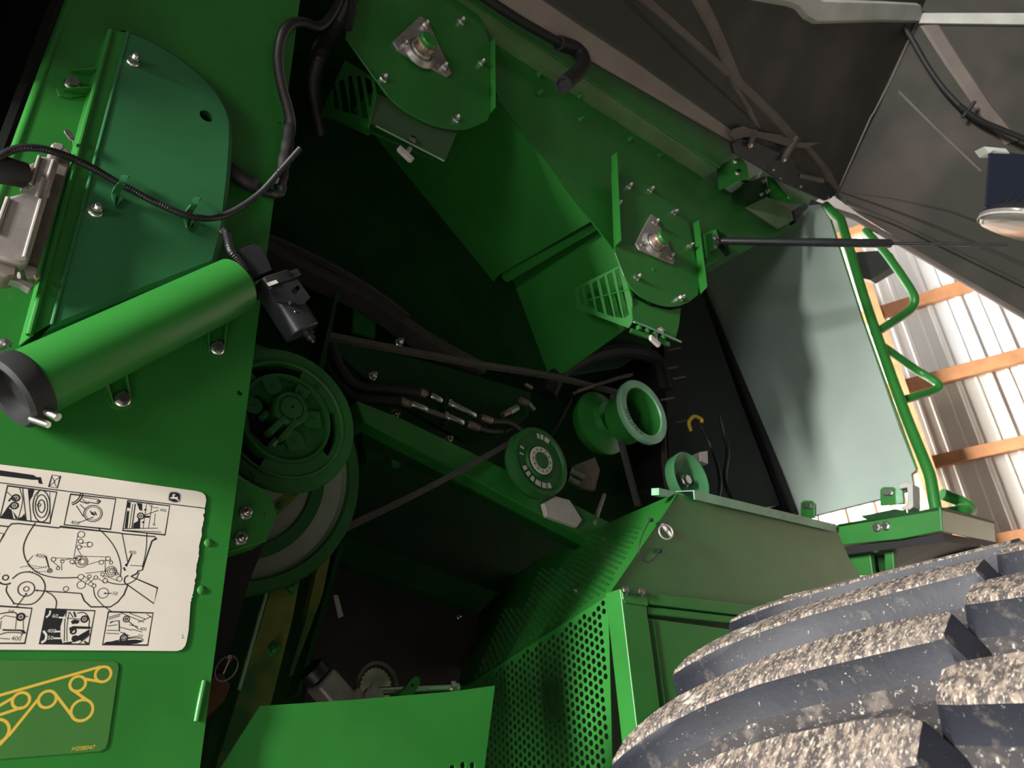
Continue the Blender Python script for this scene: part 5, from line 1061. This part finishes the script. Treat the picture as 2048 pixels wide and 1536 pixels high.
# ================================================================ tyre
TC = V((1.381, .305, -.7134)); HW = .357
ty = thing('tractor_wheel', 'big dusty black tractor tyre with chevron lugs at the lower right', 'wheel', (TC.x, TC.y, FZ))
def cyl(r, th, y): t = math.radians(th); return V((TC.x-r*math.cos(t), TC.y+y, TC.z+r*math.sin(t)))
Rf = lambda y: 1.0+.002*(1-(y/HW)**2); Rr = lambda y: .948+.006*(1-(y/HW)**2)
prof = [(-.33, .52), (-.37, .62), (-.395, .75), (-.392, .85), (-.375, .915), (-.345, .945)]+[(y/10*.33, Rr(y/10*.33)) for y in range(-10, 11)]+[(.345, .945), (.375, .915), (.392, .85), (.395, .75), (.37, .62), (.33, .52)]
build('carcass', G().lathe(prof, TC, AY, 160, False, False), tyred, ty, sm=50)
build('wheel_disc', G().lathe([(-.33, .52), (-.30, .50), (-.20, .47), (-.05, .46), (-.05, .2), (-.10, .18), (-.10, .01)], TC, AY, 64, False, False), rimm, ty, sm=40); build('wheel_disc', G().lathe([(.33, .52), (.30, .50), (.1, .47), (.1, .01)], TC, AY, 64, False, False), rimm, ty, sm=40)
st = [(.360, 47.6, 50.0), (.352, 48.4, 51.2), (.335, 49.6, 52.7), (.315, 50.7, 54.0), (.265, 52.4, 55.7), (.205, 53.8, 57.4), (.145, 54.5, 58.3), (.065, 55.1, 58.9), (.02, 55.4, 58.8), (.004, 55.6, 58.3)]
TH0 = 52.0; STEP = 360/37
def lug(side):
    g = G(); rows = []
    def row(y, lo, up, s, shr=0):
        f = TH0; m = lambda th: (th-f) if side > 0 else (th-f-5.9)
        a, b = Rr(y), Rf(y); Y = y*side; e = 2.1; r = cyl
        w_ = (up-lo)
        return [cyl(a-.004, m(lo)-1.7, Y), cyl(a+.004, m(lo)-1.15, Y), cyl(a+.014, m(lo)-.75, Y), cyl(b-.012, m(lo)-.15, Y), cyl(b-.003, m(lo)-.02, Y), cyl(b, m(lo)+.22, Y), cyl(b, m(lo)+w_*.5, Y), cyl(b, m(up)-.22, Y), cyl(b-.004, m(up)+.02, Y), cyl(a+.012, m(up)+.6, Y), cyl(a-.004, m(up)+1.2, Y)]
    S = []
    for (y0, l0_, u0_), (y1, l1_, u1_) in zip(st, st[1:]):
        for k in range(2): t = k/2; S.append((y0+(y1-y0)*t, l0_+(l1_-l0_)*t, u0_+(u1_-u0_)*t))
    S.append(st[-1])
    rows = [row(*s, 0) for s in S]
    # closing rows: shoulder end drops to the sidewall, inner end slopes to the root
    y, lo, up = st[0]; a = Rr(.36)
    end0 = [p.copy() for p in rows[0]]
    for i, p in enumerate(end0):
        d = p-TC; d.y = 0; rr_ = d.length; k = max(0, rr_-.952)/.05; p += -d.normalized()*(.075*k+.01)+AY*side*.012
    mid0 = [a_+AY*side*.006-(V((a_.x-TC.x, 0, a_.z-TC.z)).normalized())*.008 for a_ in rows[0]]
    y, lo, up = st[-1]; endn = [p.copy() for p in rows[-1]]
    for p in endn:
        d = p-TC; d.y = 0; rr_ = d.length; k = max(0, rr_-Rr(0)); p += -d.normalized()*(k+.006)-AY*side*(.006+k*.28)
    R_ = [end0, mid0]+rows+[endn]; n_ = len(R_[0])
    for r_ in R_: g.v += r_
    for i in range(len(R_)-1):
        for j in range(n_-1):
            q = (i*n_+j, (i+1)*n_+j, (i+1)*n_+j+1, i*n_+j+1); g.f.append(q if side > 0 else q[::-1]); g.m.append(1 if (4 <= j <= 7 and 0 < i < len(R_)-2) else (2 if j < 2 or j > 8 else 0))
    return g
def lugmesh(side):
    g = lug(side); me = bpy.data.meshes.new('tread_lug'); me.from_pydata([p-TC for p in g.v], [], g.f); me.materials.append(tyre); me.materials.append(lugm); me.materials.append(tyred); me.polygons.foreach_set('material_index', g.m)
    me.polygons.foreach_set('use_smooth', [True]*len(me.polygons)); me.set_sharp_from_angle(angle=math.radians(38)); return me
for side in (1, -1):
    me = lugmesh(side)
    for k in range(37):
        o = bpy.data.objects.new('tread_lug', me); COL.objects.link(o); o.parent = ty
        o.location = TC-ORG[ty]; o.rotation_euler = (0, math.radians(TH0+STEP*k), 0)
